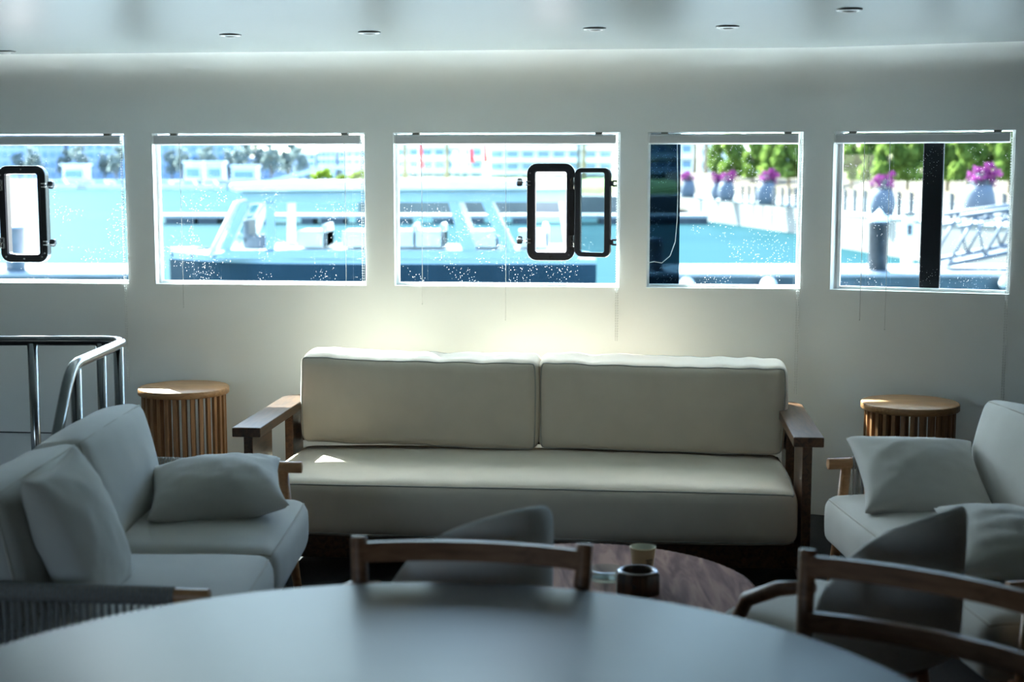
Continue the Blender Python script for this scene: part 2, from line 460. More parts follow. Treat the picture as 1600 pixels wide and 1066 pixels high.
# (left x, right x, outer left shift)
WIN = [(-3.02, -2.012, 0), (-1.864, -0.752, 0), (-0.604, 0.543, 0), (0.680, 1.4425, 0), (1.586, 2.376, .022)]
def build_wall():
    mb = MB()
    XL, XR = -5.0, 3.3
    xs = [XL]
    for a, b, _ in WIN: xs += [a, b]
    xs.insert(9, BX) if False else None
    xs = sorted(xs + [BX, XR])
    holes = {(a, b) for a, b, _ in WIN}
    R = .25; zc = CZ - R
    for a, b in zip(xs, xs[1:]):
        mb.face([wp(a, -.0), wp(b, -.0), wp(b, ZS), wp(a, ZS)])
        if (a, b) not in holes: mb.face([wp(a, ZS), wp(b, ZS), wp(b, ZT), wp(a, ZT)])
        mb.face([wp(a, ZT), wp(b, ZT), wp(b, zc), wp(a, zc)], True)
        k = 8
        for i in range(k):                       # cove into the ceiling
            t0, t1 = PI / 2 * i / k, PI / 2 * (i + 1) / k
            f0 = (zc + R * math.sin(t0), -R * (1 - math.cos(t0))); f1 = (zc + R * math.sin(t1), -R * (1 - math.cos(t1)))
            mb.face([wp(a, f0[0], f0[1]), wp(b, f0[0], f0[1]), wp(b, f1[0], f1[1]), wp(a, f1[0], f1[1])], True)
        # outer skin
        mb.face([wp(a, -1.2, OFF), wp(b, -1.2, OFF), wp(b, ZS, OFF), wp(a, ZS, OFF)])
        mb.face([wp(a, ZT, OFF), wp(b, ZT, OFF), wp(b, 2.5, OFF), wp(a, 2.5, OFF)])
        if (a, b) not in holes: mb.face([wp(a, ZS, OFF), wp(b, ZS, OFF), wp(b, ZT, OFF), wp(a, ZT, OFF)])
    for a, b, sh in WIN:                         # reveals
        c = [(a, ZS), (b, ZS), (b, ZT), (a, ZT)]; o = [(a + sh, ZS), (b, ZS), (b, ZT), (a + sh, ZT)]
        for i in range(4):
            j = (i + 1) % 4
            mb.face([wp(*c[i]), wp(*c[j]), wp(*o[j], OFF), wp(*o[i], OFF)])
    bmesh.ops.remove_doubles(mb.bm, verts=mb.bm.verts, dist=1e-4)
    o = mb.build('wall_front', M['wall']); struct(o)
    # stop smooth shading of flat parts: smooth only by angle
    for p in o.data.polygons: p.use_smooth = True
    o.data.set_sharp_from_angle(angle=math.radians(24))
build_wall()
def ceiling_poly(z, off):
    return [wp(-5.0, z, off), wp(BX, z, off), wp(3.3, z, off), Vector((3.3, -.85, z)), Vector((-5.0, -.85, z))]
mb = MB(); mb.face(ceiling_poly(CZ, -.248)); mb.face(ceiling_poly(CZ + .1, .1)); struct(mb.build('ceiling', M['ceil']))
mb = MB(); mb.prism(ceiling_poly(-.1, .05), (0, 0, .1)); struct(mb.build('floor', M['floor']))
mb = MB(); mb.box(-5.1, -5.0, -.9, 7.8, -.1, 2.4); struct(mb.build('wall_left', M['wall']))
mb = MB(); mb.box(3.3, 3.4, -.9, 6.5, -.1, 2.4); struct(mb.build('wall_right', M['panel']))
mb = MB()
RY = -.8                          # plane of the unseen wall behind the camera
RW = [(-3.5, -2.3)]  # opening added in the rear wall to let in fill light
RZ0, RZ1 = 1.15, 1.93
xs = [-5.0] + [v for w in RW for v in w] + [3.3]
for a, b in zip(xs, xs[1:]):
    if (a, b) in RW: mb.box(a, b, RY - .1, RY, -.1, RZ0); mb.box(a, b, RY - .1, RY, RZ1, 2.4)
    else: mb.box(a, b, RY - .1, RY, -.1, 2.4)
struct(mb.build('wall_rear', M['panel']))
# unseen roof added outside over the windows to trim the sunlight
mb = MB()
EDGE = [(-5, .62), (-1.65, .72), (-.35, .87), (.3, .94), (.8, 1.06), (BX, 1.2), (3.3, 1.6)]      # edge shaped to set where the sun lands indoors
mb.prism([wp(-5, 2.42, OFF), wp(BX, 2.42, OFF), wp(3.3, 2.42, OFF)] + [wp(x, 2.42, d) for x, d in reversed(EDGE)], (0, 0, .08))
struct(mb.build('added_shade_roof', M['trimwhite']))
# unseen white deck added below the sills to bounce sunlight onto the ceiling
mb = MB(); DZ = .70
mb.prism([wp(-9, DZ - .15, OFF), wp(BX, DZ - .15, OFF), wp(5.5, DZ - .15, OFF), wp(5.5, DZ - .15, 3.0), wp(BX, DZ - .15, 3.2), wp(-9, DZ - .15, 3.2)], (0, 0, .15))
struct(mb.build('added_bounce_deck', M['deck']))
mb = MB()
mb.prism([wp(-4.9, .346, -.004), wp(-1.95, .346, -.004), wp(-1.95, .352, -.004), wp(-4.9, .352, -.004)], (-wn.x * -.003, -wn.y * -.003, 0))
struct(mb.build('trim_2', M['groove']))

# windows: white glazing frame + tinted pane (with the hole of an open hatch)
HATCH = {0: [(12, 272), (60, 272), (62, 397), (13, 397)], 2: [(836.8, 268.8), (885, 268.8), (885, 394), (836.8, 394)]}
def on_wall(px, py, off):
    r = ray(px, py)
    for seg in (0, 1):
        sl = WS if seg == 0 else -.38; x0 = 0 if seg == 0 else BX; y0 = 7.25 if seg == 0 else 7.25 + WS * BX
        y0 += off * math.sqrt(1 + sl * sl)
        t = (y0 - sl * x0) / (r.y - sl * r.x)
        p = Vector((0, 0, CAM)) + r * t
        if seg == 1 or p.x <= BX: return p
def wall_frame(seg=0):
    n = wn if seg == 0 else Vector((.38, 1, 0)).normalized()
    u = Vector((n.y, -n.x, 0)); return u, n
def rrect(w, h, r, k=6):
    out = []
    for cx, cy, a0 in ((w / 2 - r, h / 2 - r, 0), (-w / 2 + r, h / 2 - r, PI / 2), (-w / 2 + r, -h / 2 + r, PI), (w / 2 - r, -h / 2 + r, 3 * PI / 2)):
        for i in range(k + 1):
            a = a0 + PI / 2 * i / k; out.append((cx + r * math.cos(a), cy + r * math.sin(a)))
    return out
GOFF = .075
hatch_info = {}
for i, (a, b, sh) in enumerate(WIN):
    fw = .014; a2 = a + sh
    mb = MB()
    def bar(x0, x1, z0, z1, d0=.055, d1=.088):
        mb.hexa([wp(x0, z0, d0), wp(x1, z0, d0), wp(x1, z0, d1), wp(x0, z0, d1), wp(x0, z1, d0), wp(x1, z1, d0), wp(x1, z1, d1), wp(x0, z1, d1)])
    bar(a2, a2 + fw, ZS, ZT); bar(b - fw, b, ZS, ZT); bar(a2 + fw, b - fw, ZS, ZS + fw); bar(a2 + fw, b - fw, ZT - .006, ZT)
    wdo = struct(mb.build('window_%d' % (i + 1), M['trimwhite'], bevel=.002))
    pm = MB(); bm = pm.bm
    u, n = wall_frame(0 if i < 4 else 1)
    outer = [wp(a2 + .004, ZS + .004, GOFF), wp(b - .004, ZS + .004, GOFF), wp(b - .004, ZT - .002, GOFF), wp(a2 + .004, ZT - .002, GOFF)]
    loops = [outer]
    if i in HATCH:
        q = [on_wall(x, y, GOFF - .02) for x, y in HATCH[i]]
        c = (q[0] + q[1] + q[2] + q[3]) / 4; c = c + n * .02
        hw = ((q[1] - q[0]).length + (q[2] - q[3]).length) / 2; hh = ((q[3] - q[0]).length + (q[2] - q[1]).length) / 2
        hatch_info[i] = (c, hw, hh, u, n)
        loops.append([c + u * x + Vector((0, 0, y)) for x, y in rrect(hw + .01, hh + .01, .012)])
    es = []
    for lp in loops:
        vs = [bm.verts.new(p) for p in lp]
        es += [bm.edges.new((vs[k], vs[(k + 1) % len(vs)])) for k in range(len(vs))]
    bmesh.ops.triangle_fill(bm, use_beauty=True, use_dissolve=False, edges=es)
    pm.build('pane', M['glass'], wdo)
    if i == 3:      # dark tinted strip stuck on the left part of the pane
        x1 = on_wall(1060, 330, GOFF).x
        mb = MB(); mb.hexa([wp(a2 + .006, ZS + .012, .082), wp(x1, ZS + .012, .082), wp(x1, ZS + .012, .087), wp(a2 + .006, ZS + .012, .087),
                            wp(a2 + .006, ZT - .004, .082), wp(x1, ZT - .004, .082), wp(x1, ZT - .004, .087), wp(a2 + .006, ZT - .004, .087)])
        mb.build('tint_strip', M['film'], wdo, label='dark tinted strip over the left edge of the pane')
    if i == 4:      # black upright outside the pane
        t0, t1 = on_wall(1444, 207, .1), on_wall(1476, 207, .1); b0, b1 = on_wall(1435, 458, .1), on_wall(1467, 458, .1)
        e = Vector((n.x, n.y, 0)) * .06
        mb = MB(); mb.hexa([b0, b1, b1 + e, b0 + e, t0, t1, t1 + e, t0 + e])
        mb.build('centre_post', M['blackmatt'], wdo, bevel=.006, label='black upright post outside the glass')

# ------------------------------------------------------------------ roller blinds
BL = [('left edge of the photo, above the closed-off porthole bay', ), ]
blind_labels = ['white roller blind housing at the head of the leftmost window',
                'white roller blind housing at the head of the second window from the left',
                'white roller blind housing above the window whose porthole hatch stands open in full view',
                'white roller blind housing at the head of the squarish window with a dark tinted strip',
                'white roller blind housing at the head of the far right window with a black upright']
cords = {1: [(287, 480), (541, 446)], 2: [(660, 475), (790, 500)], 4: [(1343, 500), (1382, 515)]}
chain_low = [.62, 1.16, .88, .62, .62]
for i, (a, b, sh) in enumerate(WIN):
    u, n = wall_frame(0 if i < 4 else 1)
    base = wp((a + b) / 2, ZT - .06, .02)
    rz = math.atan2(u.y, u.x)
    r = empty('roller_blind', base, rz, blind_labels[i], 'blind', 'roller blinds along the window wall')
    w = (b - a) * 1.0 / max(u.x, .01)
    x0, x1 = -w / 2 + .004, w / 2 - .022
    # local: x along the wall, y outwards, z up; z=0 is .06 under the head
    prof = [(-.022, .006), (-.022, .040), (-.016, .049), (.030, .049), (.030, .0), (-.014, .0)]
    mb = MB(); mb.prism([Vector((x0 + .006, y, z)) for y, z in prof], (x1 - x0 - .012, 0, 0)); mb.build('housing', M['blind'], r, bevel=.002)
    for xa in (x0, x1 - .006):
        mb = MB(); mb.prism([Vector((xa, y * 1.04, z)) for y, z in prof], (.006, 0, 0)); mb.build('end_cap', M['trimwhite'], r, bevel=.001)
    for xa in (x0 + w * .08, x1 - w * .09):
        mb = MB(); mb.box(xa, xa + .034, -.012, .02, .049, .060); mb.build('bracket', M['bracket'], r)
    mb = MB(); zl = chain_low[i] - base.z
    zt = .02
    nb = int((zt - zl) / .013)
    for xo, yo in ((w / 2 - .016, -.034), (w / 2 - .006, -.040)):
        for k in range(nb):
            zz = zt - k * .013
            bmesh.ops.create_icosphere(mb.bm, subdivisions=1, radius=.0034, matrix=Matrix.Translation((xo, yo, zz)))
        mb.tube([(xo, yo, zt), (xo, yo, zl)], .0009, 4)
    mb.build('bead_chain', M['beads'], r)
    for px, py in cords.get(i, []):
        e = on_wall(px, py, -.016); lx = (e - base).dot(u)
        mb = MB(); mb.tube([(lx, -.036, .01), (lx + .002, -.036, (e.z - base.z) * .5), (lx, -.036, e.z - base.z)], .0014, 5)
        mb.ball((lx, -.036, e.z - base.z), .004, 6, 5)
        mb.build('pull_cord', M['beads'], r)
    if i == 3:      # loose cord curling across the tinted strip
        P = [(1058, 215), (1059, 300), (1058, 345), (1055, 378), (1047, 400), (1034, 411), (1022, 409), (1011, 411)]
        mb = MB(); pts = []
        for px, py in P:
            e = on_wall(px, py, .03) - base; pts.append(Vector((e.dot(u), .01, e.z)))
        mb.tube(pts, .0016, 5); mb.build('pull_cord', M['beads'], r)

# ------------------------------------------------------------------ porthole hatches
def ring(mb, wo, ho, ro, wi, hi, ri, y0, y1):
    A = rrect(wo, ho, ro, 8); B = rrect(wi, hi, ri, 8); k = len(A)
    va = [[mb.bm.verts.new((x, y, z)) for x, z in L] for L in (A, B) for y in (y0, y1)]
    for i in range(k):
        j = (i + 1) % k
        a0, a1, b0, b1 = va
        mb.bm.faces.new([a0[i], a0[j], b0[j], b0[i]]); mb.bm.faces.new([a1[i], a1[j], b1[j], b1[i]])
        mb.bm.faces.new([a0[i], a0[j], a1[j], a1[i]]); mb.bm.faces.new([b0[i], b0[j], b1[j], b1[i]])
def hatch(i, side, label):
    """side=+1: hinged on the right, clamps on the left"""
    c, hw, hh, u, n = hatch_info[i]
    r = empty('porthole_hatch', c, math.atan2(u.y, u.x), label, 'hatch', 'black framed portholes in the window glass')
    fw = .044
    wo, ho = hw + 2 * fw, hh + 2 * fw
    mb = MB(); ring(mb, wo, ho, .052, hw, hh, .012, -.030, .022); mb.build('frame', M['black'], r, bevel=.005, seg=2)
    mb = MB(); ring(mb, hw + .03, hh + .03, .02, hw + .008, hh + .008, .012, -.036, -.030); mb.build('gasket', M['blackknob'], r)
    for px_, pz_ in [(-wo / 2 + .016, ho / 2 - .05), (wo / 2 - .016, -ho / 2 + .05), (0, -ho / 2 + .02), (0, ho / 2 - .02), (-wo / 2 + .03, -ho / 2 + .03), (wo / 2 - .03, -ho / 2 + .03)]:
        mb = MB(); mb.tube([(px_, -.034, pz_), (px_, -.029, pz_)], .005, 10); mb.build('screw', M['steel'], r)
    for sz in (1, -1):
        z0 = sz * hh * .36
        h = MB(); h.tube([(side * wo / 2 - side * .004, -.037, z0 - .03), (side * wo / 2 - side * .004, -.037, z0 + .03)], .006, 8)
        h.box(side * (wo / 2 - .022) - .006, side * (wo / 2 - .022) + .006, -.036, -.029, z0 - .028, z0 + .028)
        for q in (-.026, 0, .026): h.box(min(side * (wo / 2 - .024), side * wo / 2), max(side * (wo / 2 - .024), side * wo / 2), -.038, -.030, z0 + q - .004, z0 + q + .004)
        h.build('hinge', M['steel'], r)
        # clamp on the other side, swung outwards
        k = empty('clamp', (-side * wo / 2, -.034, z0 + (.0 if sz > 0 else 0))); k.parent = r
        mb = MB(); mb.box(-.004 if side > 0 else -.020, .020 if side > 0 else .004, -.004, .006, -.012, -.006); mb.box(-.004 if side > 0 else -.020, .020 if side > 0 else .004, -.004, .006, .006, .012)
        mb.tube([(side * .004, 0, -.013), (side * .004, 0, .013)], .003, 6)
        mb.build('clamp_lug', M['chrome'], k)
        mb = MB(); mb.tube([(side * .006, 0, 0), (-side * .026, -.006, .003)], .0035, 8); mb.build('clamp_rod', M['chrome'], k)
        mb = MB()
        mb.lathe([(0, 0), (.015, 0), (.018, .008), (.018, .022), (.013, .028), (0, .028)], 15, fn=lambda a: 1 + .22 * math.cos(5 * a), smooth=False)
        mb.xf(Matrix.Translation((-side * .022, -.006, .003)) @ Matrix.Rotation(-side * PI / 2, 4, 'Y'))
        mb.build('clamp_knob', M['blackknob'], k)
    # lid swung wide open
    L = empty('lid', (side * (wo / 2 + .002), -.040, 0)); L.parent = r
    L.rotation_euler = (0, 0, -side * math.radians(24))
    lw, lh = hw + .042, hh + .042
    mb = MB(); ring(mb, lw, lh, .036, lw - .066, lh - .050, .010, -.012, .012)
    mb.xf(Matrix.Translation((side * lw / 2, 0, 0))); mb.build('lid_frame', M['black'], L, bevel=.005)
    mb = MB(); mb.box(-lw / 2 + .030, lw / 2 - .030, -.003, .003, -lh / 2 + .022, lh / 2 - .022); mb.xf(Matrix.Translation((side * lw / 2, 0, 0)))
    mb.build('lid_glass', M['lidglass'], L, label='slightly tinted clear glass of the opened lid')
    for sz in (1, -1):
        z0 = sz * hh * .36
        mb = MB(); x = side * lw
        a, b = sorted((x - side * .006, x + side * .014)); mb.box(a, b, -.008, .004, z0 - .013, z0 + .013)
        a, b = sorted((x + side * .012, x + side * .032))
        mb.box(a, b, -.008, .004, z0 - .016, z0 - .007); mb.box(a, b, -.008, .004, z0 + .007, z0 + .016)
        mb.build('latch_fork', M['blackknob'], L)
    return r
hatch(2, 1, 'black porthole hatch with its lid swung open to the right, in the middle window')
hatch(0, -1, 'black porthole hatch at the left edge, in the leftmost window over the water')

# ------------------------------------------------------------------ downlights
dl = [(9, 80, 'small recessed ceiling light at the far left, over the railing'), (360, 54, 'recessed ceiling light above the second window from left'),
      (577, 50, 'recessed ceiling light above the pier left of the middle window'), (929, 44, 'recessed ceiling light above the open porthole hatch'),
      (1137, 41, 'recessed ceiling light above the squarish window'), (1327, 14, 'recessed ceiling light nearest the camera at the top right')]
d0 = None
for px, py, lb in dl:
    p = at_z(px, py, CZ)
    if d0 is None:
        d0 = empty('downlight', p, 0, lb, 'ceiling light', 'recessed ceiling lights')
        mb = MB(); mb.lathe([(.030, -.004), (.034, -.009), (.046, -.006), (.048, 0), (.030, 0), (.030, -.004)], 28); mb.build('trim_ring', M['lampring'], d0)
        mb = MB(); mb.lathe([(0, -.014), (.018, -.013), (.028, -.005), (.028, -.001), (0, -.001)], 24); mb.build('lens', M['lamplens'], d0)
    else:
        c = copy_tree(d0); c.location = p; c['label'] = lb

# ================================================================== BIG SOFA
so = Vector((.043, 5.92, 0)); srz = -math.radians(5.46)
sofa = empty('sofa', so, srz, 'long three-seat sofa with dark wooden arms and beige cushions under the windows', 'sofa')
HWd = 1.256                      # half width over the arms
ARM = .64
for sg in (-1, 1):
    mb = MB()                    # flat arm with clipped rear corner
    x0, x1 = sg * (HWd - .125), sg * HWd
    mb.prism([Vector((x0, 0, ARM - .042)), Vector((x1, 0, ARM - .042)), Vector((x1, .86, ARM - .042)), Vector((x1 - sg * .03, .93, ARM - .042)), Vector((x0, .95, ARM - .042))], (0, 0, .042))
    mb.build('armrest', M['darkwood'], sofa, bevel=.004)
    a, b = sorted((sg * (HWd - .085), sg * (HWd - .045)))
    mb = MB(); mb.box(a, b, .02, .34, 0, ARM - .042); mb.build('front_leg', M['darkwood'], sofa, bevel=.003)
    mb = MB(); mb.box(a, b, .72, .92, 0, ARM - .042); mb.build('rear_leg', M['darkwood'], sofa, bevel=.003)
mb = MB(); mb.box(-HWd + .09, HWd - .09, .06, .10, .06, .17); mb.box(-HWd + .09, HWd - .09, .84, .88, .06, .17)
for x in (-.8, 0, .8): mb.box(x - .03, x + .03, .10, .84, .06, .15)
mb.build('base_frame', M['darkwood'], sofa, bevel=.003)
mb = MB()
for z in (.26, .42, .58): mb.box(-HWd + .09, HWd - .09, .88, .905, z, z + .09)
mb.build('back_slats', M['darkwood'], sofa, bevel=.003)
sw = HWd - .10
fm = soft_map(sw, .43, .118, .05, (.012, .012, .030), .004, 1.0)
seat = soft_box(fm, 60, 28, 10).build('seat_cushion', M['linen'], sofa); seat.location = (0, .425, .288)
seam(fm, 'top', .004, 40).build('piping', M['piping'], seat); seam(fm, 'bot', .004, 40).build('piping', M['piping'], seat)
for k, (xa, xb, rx, rz_, dz) in enumerate(((-1.125, .012, -.13, -.035, .0), (.022, 1.165, -.14, -.012, -.008))):
    w = (xb - xa) / 2
    fm = soft_map(w, .115, .220, .045, (.014, .045, -.012), .009, 3.0 + 7 * k, True)
    bc = soft_box(fm, 44, 12, 24).build('back_cushion', M['linen'], sofa)
    bc.location = ((xa + xb) / 2, .79, .655 + dz); bc.rotation_euler = (-rx - .05, (.012 if k else -.012) * (1 if k else -1) * 1.0, rz_)
    seam(fm, 'front', .004, 40).build('piping', M['piping'], bc); seam(fm, 'back', .004, 40).build('piping', M['piping'], bc)

# ================================================================== side tables
def side_table(p, label):
    t = empty('side_table', p, 0, label, 'side table', 'slatted round side tables')
    R = .226; H = .66
    mb = MB(); mb.lathe([(0, H - .034), (R - .004, H - .034), (R, H - .030), (R, H - .005), (R - .005, H), (0, H)], 56); mb.build('tabletop', M['teak'], t)
    mb = MB(); N = 30
    for i in range(N):
        a = 2 * PI * (i + .5) / N; ca, sa = math.cos(a), math.sin(a)
        e = Vector((ca, sa, 0)); f = Vector((-sa, ca, 0))
        c0 = e * (R - .026)
        pr = [c0 + e * -.009 + f * -.010, c0 + e * .009 + f * -.010, c0 + e * .009 + f * .010, c0 + e * -.009 + f * .010]
        mb.prism([q + Vector((0, 0, .03)) for q in pr], (0, 0, H - .064))
    mb.build('slat_ring', M['slat'], t, bevel=.002, seg=1)
    mb = MB(); mb.lathe([(R - .05, 0), (R - .006, 0), (R - .006, .030), (R - .05, .030), (R - .05, 0)], 48); mb.build('base_ring', M['slat'], t)
    return t
side_table(at_z(287, 604, .66).xy.to_3d(), 'round slatted teak side table left of the long sofa')
side_table(at_z(1422, 628, .66).xy.to_3d(), 'round slatted teak side table right of the long sofa, behind a throw pillow')

# ================================================================== loveseats (rope arms)
def loveseat(label, group):
    """local: faces +x, arms at y=+-.86, floor z=0, front tip of the arms x=0"""
    t = empty('loveseat', (0, 0, 0), 0, label, 'sofa', group)
    Lh = .86; D = .76
    for sg in (-1, 1):
        y = sg * Lh
        mb = MB(); mb.tube([(0, y, .58), (-.02, y, .58), (-D, y, .60)], .0225, 14); mb.build('arm_rail', M['beech'], t, bevel=.003)
        mb = MB()
        k = 60
        for i in range(k):       # rope wound round the rail, one coil after another
            x = -.10 - (D - .14) * i / k
            mb.tube([(x - .0045, y, .581 - .02 * x / D), (x, y, .581 - .02 * x / D), (x + .0045, y, .581 - .02 * x / D)], [.0245, .0275, .0245], 12, caps=False)
        for i in range(30):      # cords strung down to the lower rail
            x = -.115 - (D - .17) * i / 29
            mb.tube([(x, y + .014, .58), (x, y + .014, .30)], .0042, 5); mb.tube([(x + .006, y - .014, .58), (x + .006, y - .014, .30)], .0042, 5)
        mb.build('rope_panel', M['cord'], t)
        mb = MB(); mb.tube([(-.02, y, .30), (-D, y, .30)], .018, 12); mb.build('lower_rail', M['beech'], t)
        mb = MB(); mb.tube([(-.075, y, .575), (-.055, y, .32), (-.012, y, 0)], [.021, .022, .014], 12); mb.build('front_leg', M['beech'], t)
        mb = MB(); mb.tube([(-D + .02, y, .60), (-D - .00, y, .30), (-D - .06, y, 0)], [.021, .022, .014], 12); mb.build('rear_leg', M['beech'], t)
    mb = MB(); mb.tube([(-.06, -Lh, .27), (-.06, Lh, .27)], .018, 12); mb.tube([(-D, -Lh, .27), (-D, Lh, .27)], .018, 12)
    for y in (-.5, 0, .5): mb.box(-D, -.06, y - .025, y + .025, .245, .265)
    mb.build('seat_frame', M['beech'], t)
    mb = MB(); mb.tube([(-D, -Lh, .60), (-D - .05, -Lh * .9, .72), (-D - .05, Lh * .9, .72), (-D, Lh, .60)], .02, 12)
    for y in [-.7 + 1.4 * i / 12 for i in range(13)]: mb.tube([(-D - .05, y, .72), (-D, y, .28)], .006, 6)
    mb.build('back_frame', M['beech'], t)
    for k, y in enumerate((-.405, .405)):
        fm = soft_map(.365, .398, .095, .05, (.02, .010, .028), .004, 11 + 5 * k)
        s = soft_box(fm, 24, 24, 8).build('seat_cushion', M['linen2'], t); s.location = (-.335, y, .375)
        seam(fm, 'top', .0035, 20).build('piping', M['piping'], s)
        fm = soft_map(.095, .395, .200, .045, (.045, .012, .012), .007, 21 + 5 * k)
        b = soft_box(fm, 10, 24, 20).build('back_cushion', M['linen2'], t); b.location = (-.655, y, .640); b.rotation_euler = (0, -.20, 0)
        mbs = seam(soft_map(.395, .095, .200, .045, (.012, .045, .012), .007, 21), 'front', .0035, 20)
        mbs.xf(Matrix.Rotation(PI / 2, 4, 'Z')); mbs.build('piping', M['piping'], b)
    return t
lv = loveseat('beige loveseat with rope-wound wooden arms on the left, facing right', 'rope-armed loveseats')
lv.location = (-.825, 4.63, 0)
rv = copy_tree(lv); rv.location = (1.315, 4.70, 0); rv.rotation_euler = (0, 0, PI + math.radians(4))
rv['label'] = 'beige loveseat with rope-wound wooden arms at the right edge, facing left'

# throw pillows
def pillow(label, mtx, w=.47, h=.47, t=.17, seed=0.0):
    o = pillow_mb(w, h, t, .10, seed).build('throw_pillow', M['linen2'])
    o.matrix_world = mtx
    tag(o, label, 'pillow', 'square throw pillows'); return o
def basis(c, ux, uy):
    ux = Vector(ux).normalized(); uz = ux.cross(Vector(uy)).normalized(); uy = uz.cross(ux).normalized()
    m = Matrix((ux, uy, uz)).transposed().to_4x4(); m.translation = c; return m
pillow('plain beige throw pillow standing on edge in the left loveseat, nearest the camera', basis(Vector((-1.275, 4.10, .675)), (.03, 1, .04), (-.36, .0, .93)), .44, .46, .18, 1)
pillow('plain beige throw pillow lying against the far arm of the left loveseat', basis(Vector((-1.09, 5.15, .575)), (.97, .22, .05), (-.1, .95, .22)), .50, .42, .20, 4)
pillow('plain beige throw pillow leaning against the far arm of the right loveseat', basis(Vector((1.545, 5.29, .588)), (1, -.03, -.03), (-.14, .88, .44)), .49, .46, .18, 8)
pillow('beige throw pillow lying on the near seat of the right loveseat', basis(Vector((1.62, 4.40, .56)), (1, -.1, -.05), (.1, .95, .2)), .48, .46, .17, 12)

# ================================================================== coffee table and what stands on it
CT = Vector((.235, 4.47, 0)); CH = .40; CR = .555
ct = empty('coffee_table', CT, 0, 'low round walnut coffee table with a scalloped edge in the middle of the seats', 'coffee table')
NS = 120
mb = MB(); mb.lathe([(0, CH - .035), (CR - .012, CH - .035), (CR, CH - .028), (CR, CH - .004), (CR - .006, CH), (CR - .02, CH), (0, CH)], NS * 4,
                    fn=lambda a: 1 - .010 * (1 - abs(math.cos(a * NS / 2))), smooth=False)
mb.build('tabletop', M['coffee'], ct)
mb = MB(); mb.lathe([(.34, .03), (.34, CH - .035)], 72 * 4, fn=lambda a: 1 - .03 * (1 - abs(math.cos(a * 36))), smooth=False); mb.build('drum_base', M['coffeedark'], ct)
mb = MB(); mb.lathe([(0, 0), (.31, 0), (.31, .03), (0, .03)], 48); mb.build('plinth', M['coffeedark'], ct)

p = at_z(1004, 900, CH); cup = empty('paper_cup', p, 0, 'small cream paper cup with a brown print standing behind the brown pot', 'cup')
mb = MB(); mb.lathe([(0, .004), (.024, .004), (.024, 0), (.0265, 0), (.0375, .088), (.039, .0895), (.039, .092), (.0365, .0925)], 40); mb.build('cup_body', M['paper'], cup)
mb = MB(); mb.lathe([(.0365, .0925), (.035, .088), (.0255, .008), (0, .008)], 40); mb.build('cup_lining', M['cupin'], cup)
mb = MB()
for i in range(7):
    for j in range(6):
        if (i * 5 + j * 3 + i * j) % 4 == 0: continue
        a0 = math.radians(-80 + i * 6.0); a1 = a0 + math.radians(4.8); z0 = .024 + j * .0062; z1 = z0 + .0046
        f = lambda a, z: ((.0265 + .125 * z + .0006) * math.cos(a), (.0265 + .125 * z + .0006) * math.sin(a), z)
        mb.face([f(a0, z0), f(a1, z0), f(a1, z1), f(a0, z1)])
cup.scale = (1.12, 1.12, 1.08)
mb.build('printed_emblem', M['print'], cup, label='small dark brown printed emblem')

p = at_z(996, 926, CH); pot = empty('wooden_pot', p, 0, 'squat dark brown wooden pot with a round mouth on the coffee table, nearest the camera', 'pot')
mb = MB(); oc = lambda a: 1 / max(math.cos(((a + PI / 8) % (PI / 4)) - PI / 8), .9)
mb.lathe([(0, 0), (.064, 0), (.067, .004), (.067, .066), (.062, .072)], 64, fn=oc)
mb.build('pot_body', M['pot'], pot)
mb = MB(); mb.lathe([(.064, .072), (.058, .076), (.050, .074), (.048, .066), (.046, .014), (0, .014)], 48); mb.build('pot_mouth', M['pot'], pot)
mb = MB()
for i in range(3):
    a = math.radians(-112 + i * 4); mb.tube([(.0685 * math.cos(a), .0685 * math.sin(a), .022 + .004 * i), (.0685 * math.cos(a + .06), .0685 * math.sin(a + .06), .046 - .003 * i)], .0028, 6)
mb.build('dark_mark', M['black'], pot, label='small black mark on the side')

p = at_z(948, 905, CH); ash = empty('glass_ashtray', p, 0, 'clear ribbed glass dish lying left of the brown pot', 'ashtray')
mb = MB()
mb.lathe([(0, 0), (.055, 0), (.058, .004), (.060, .034), (.055, .036), (.050, .010), (0, .008)], 120, fn=lambda a: 1 + .02 * math.cos(a * 30)); mb.build('dish', M['ribglass'], ash)

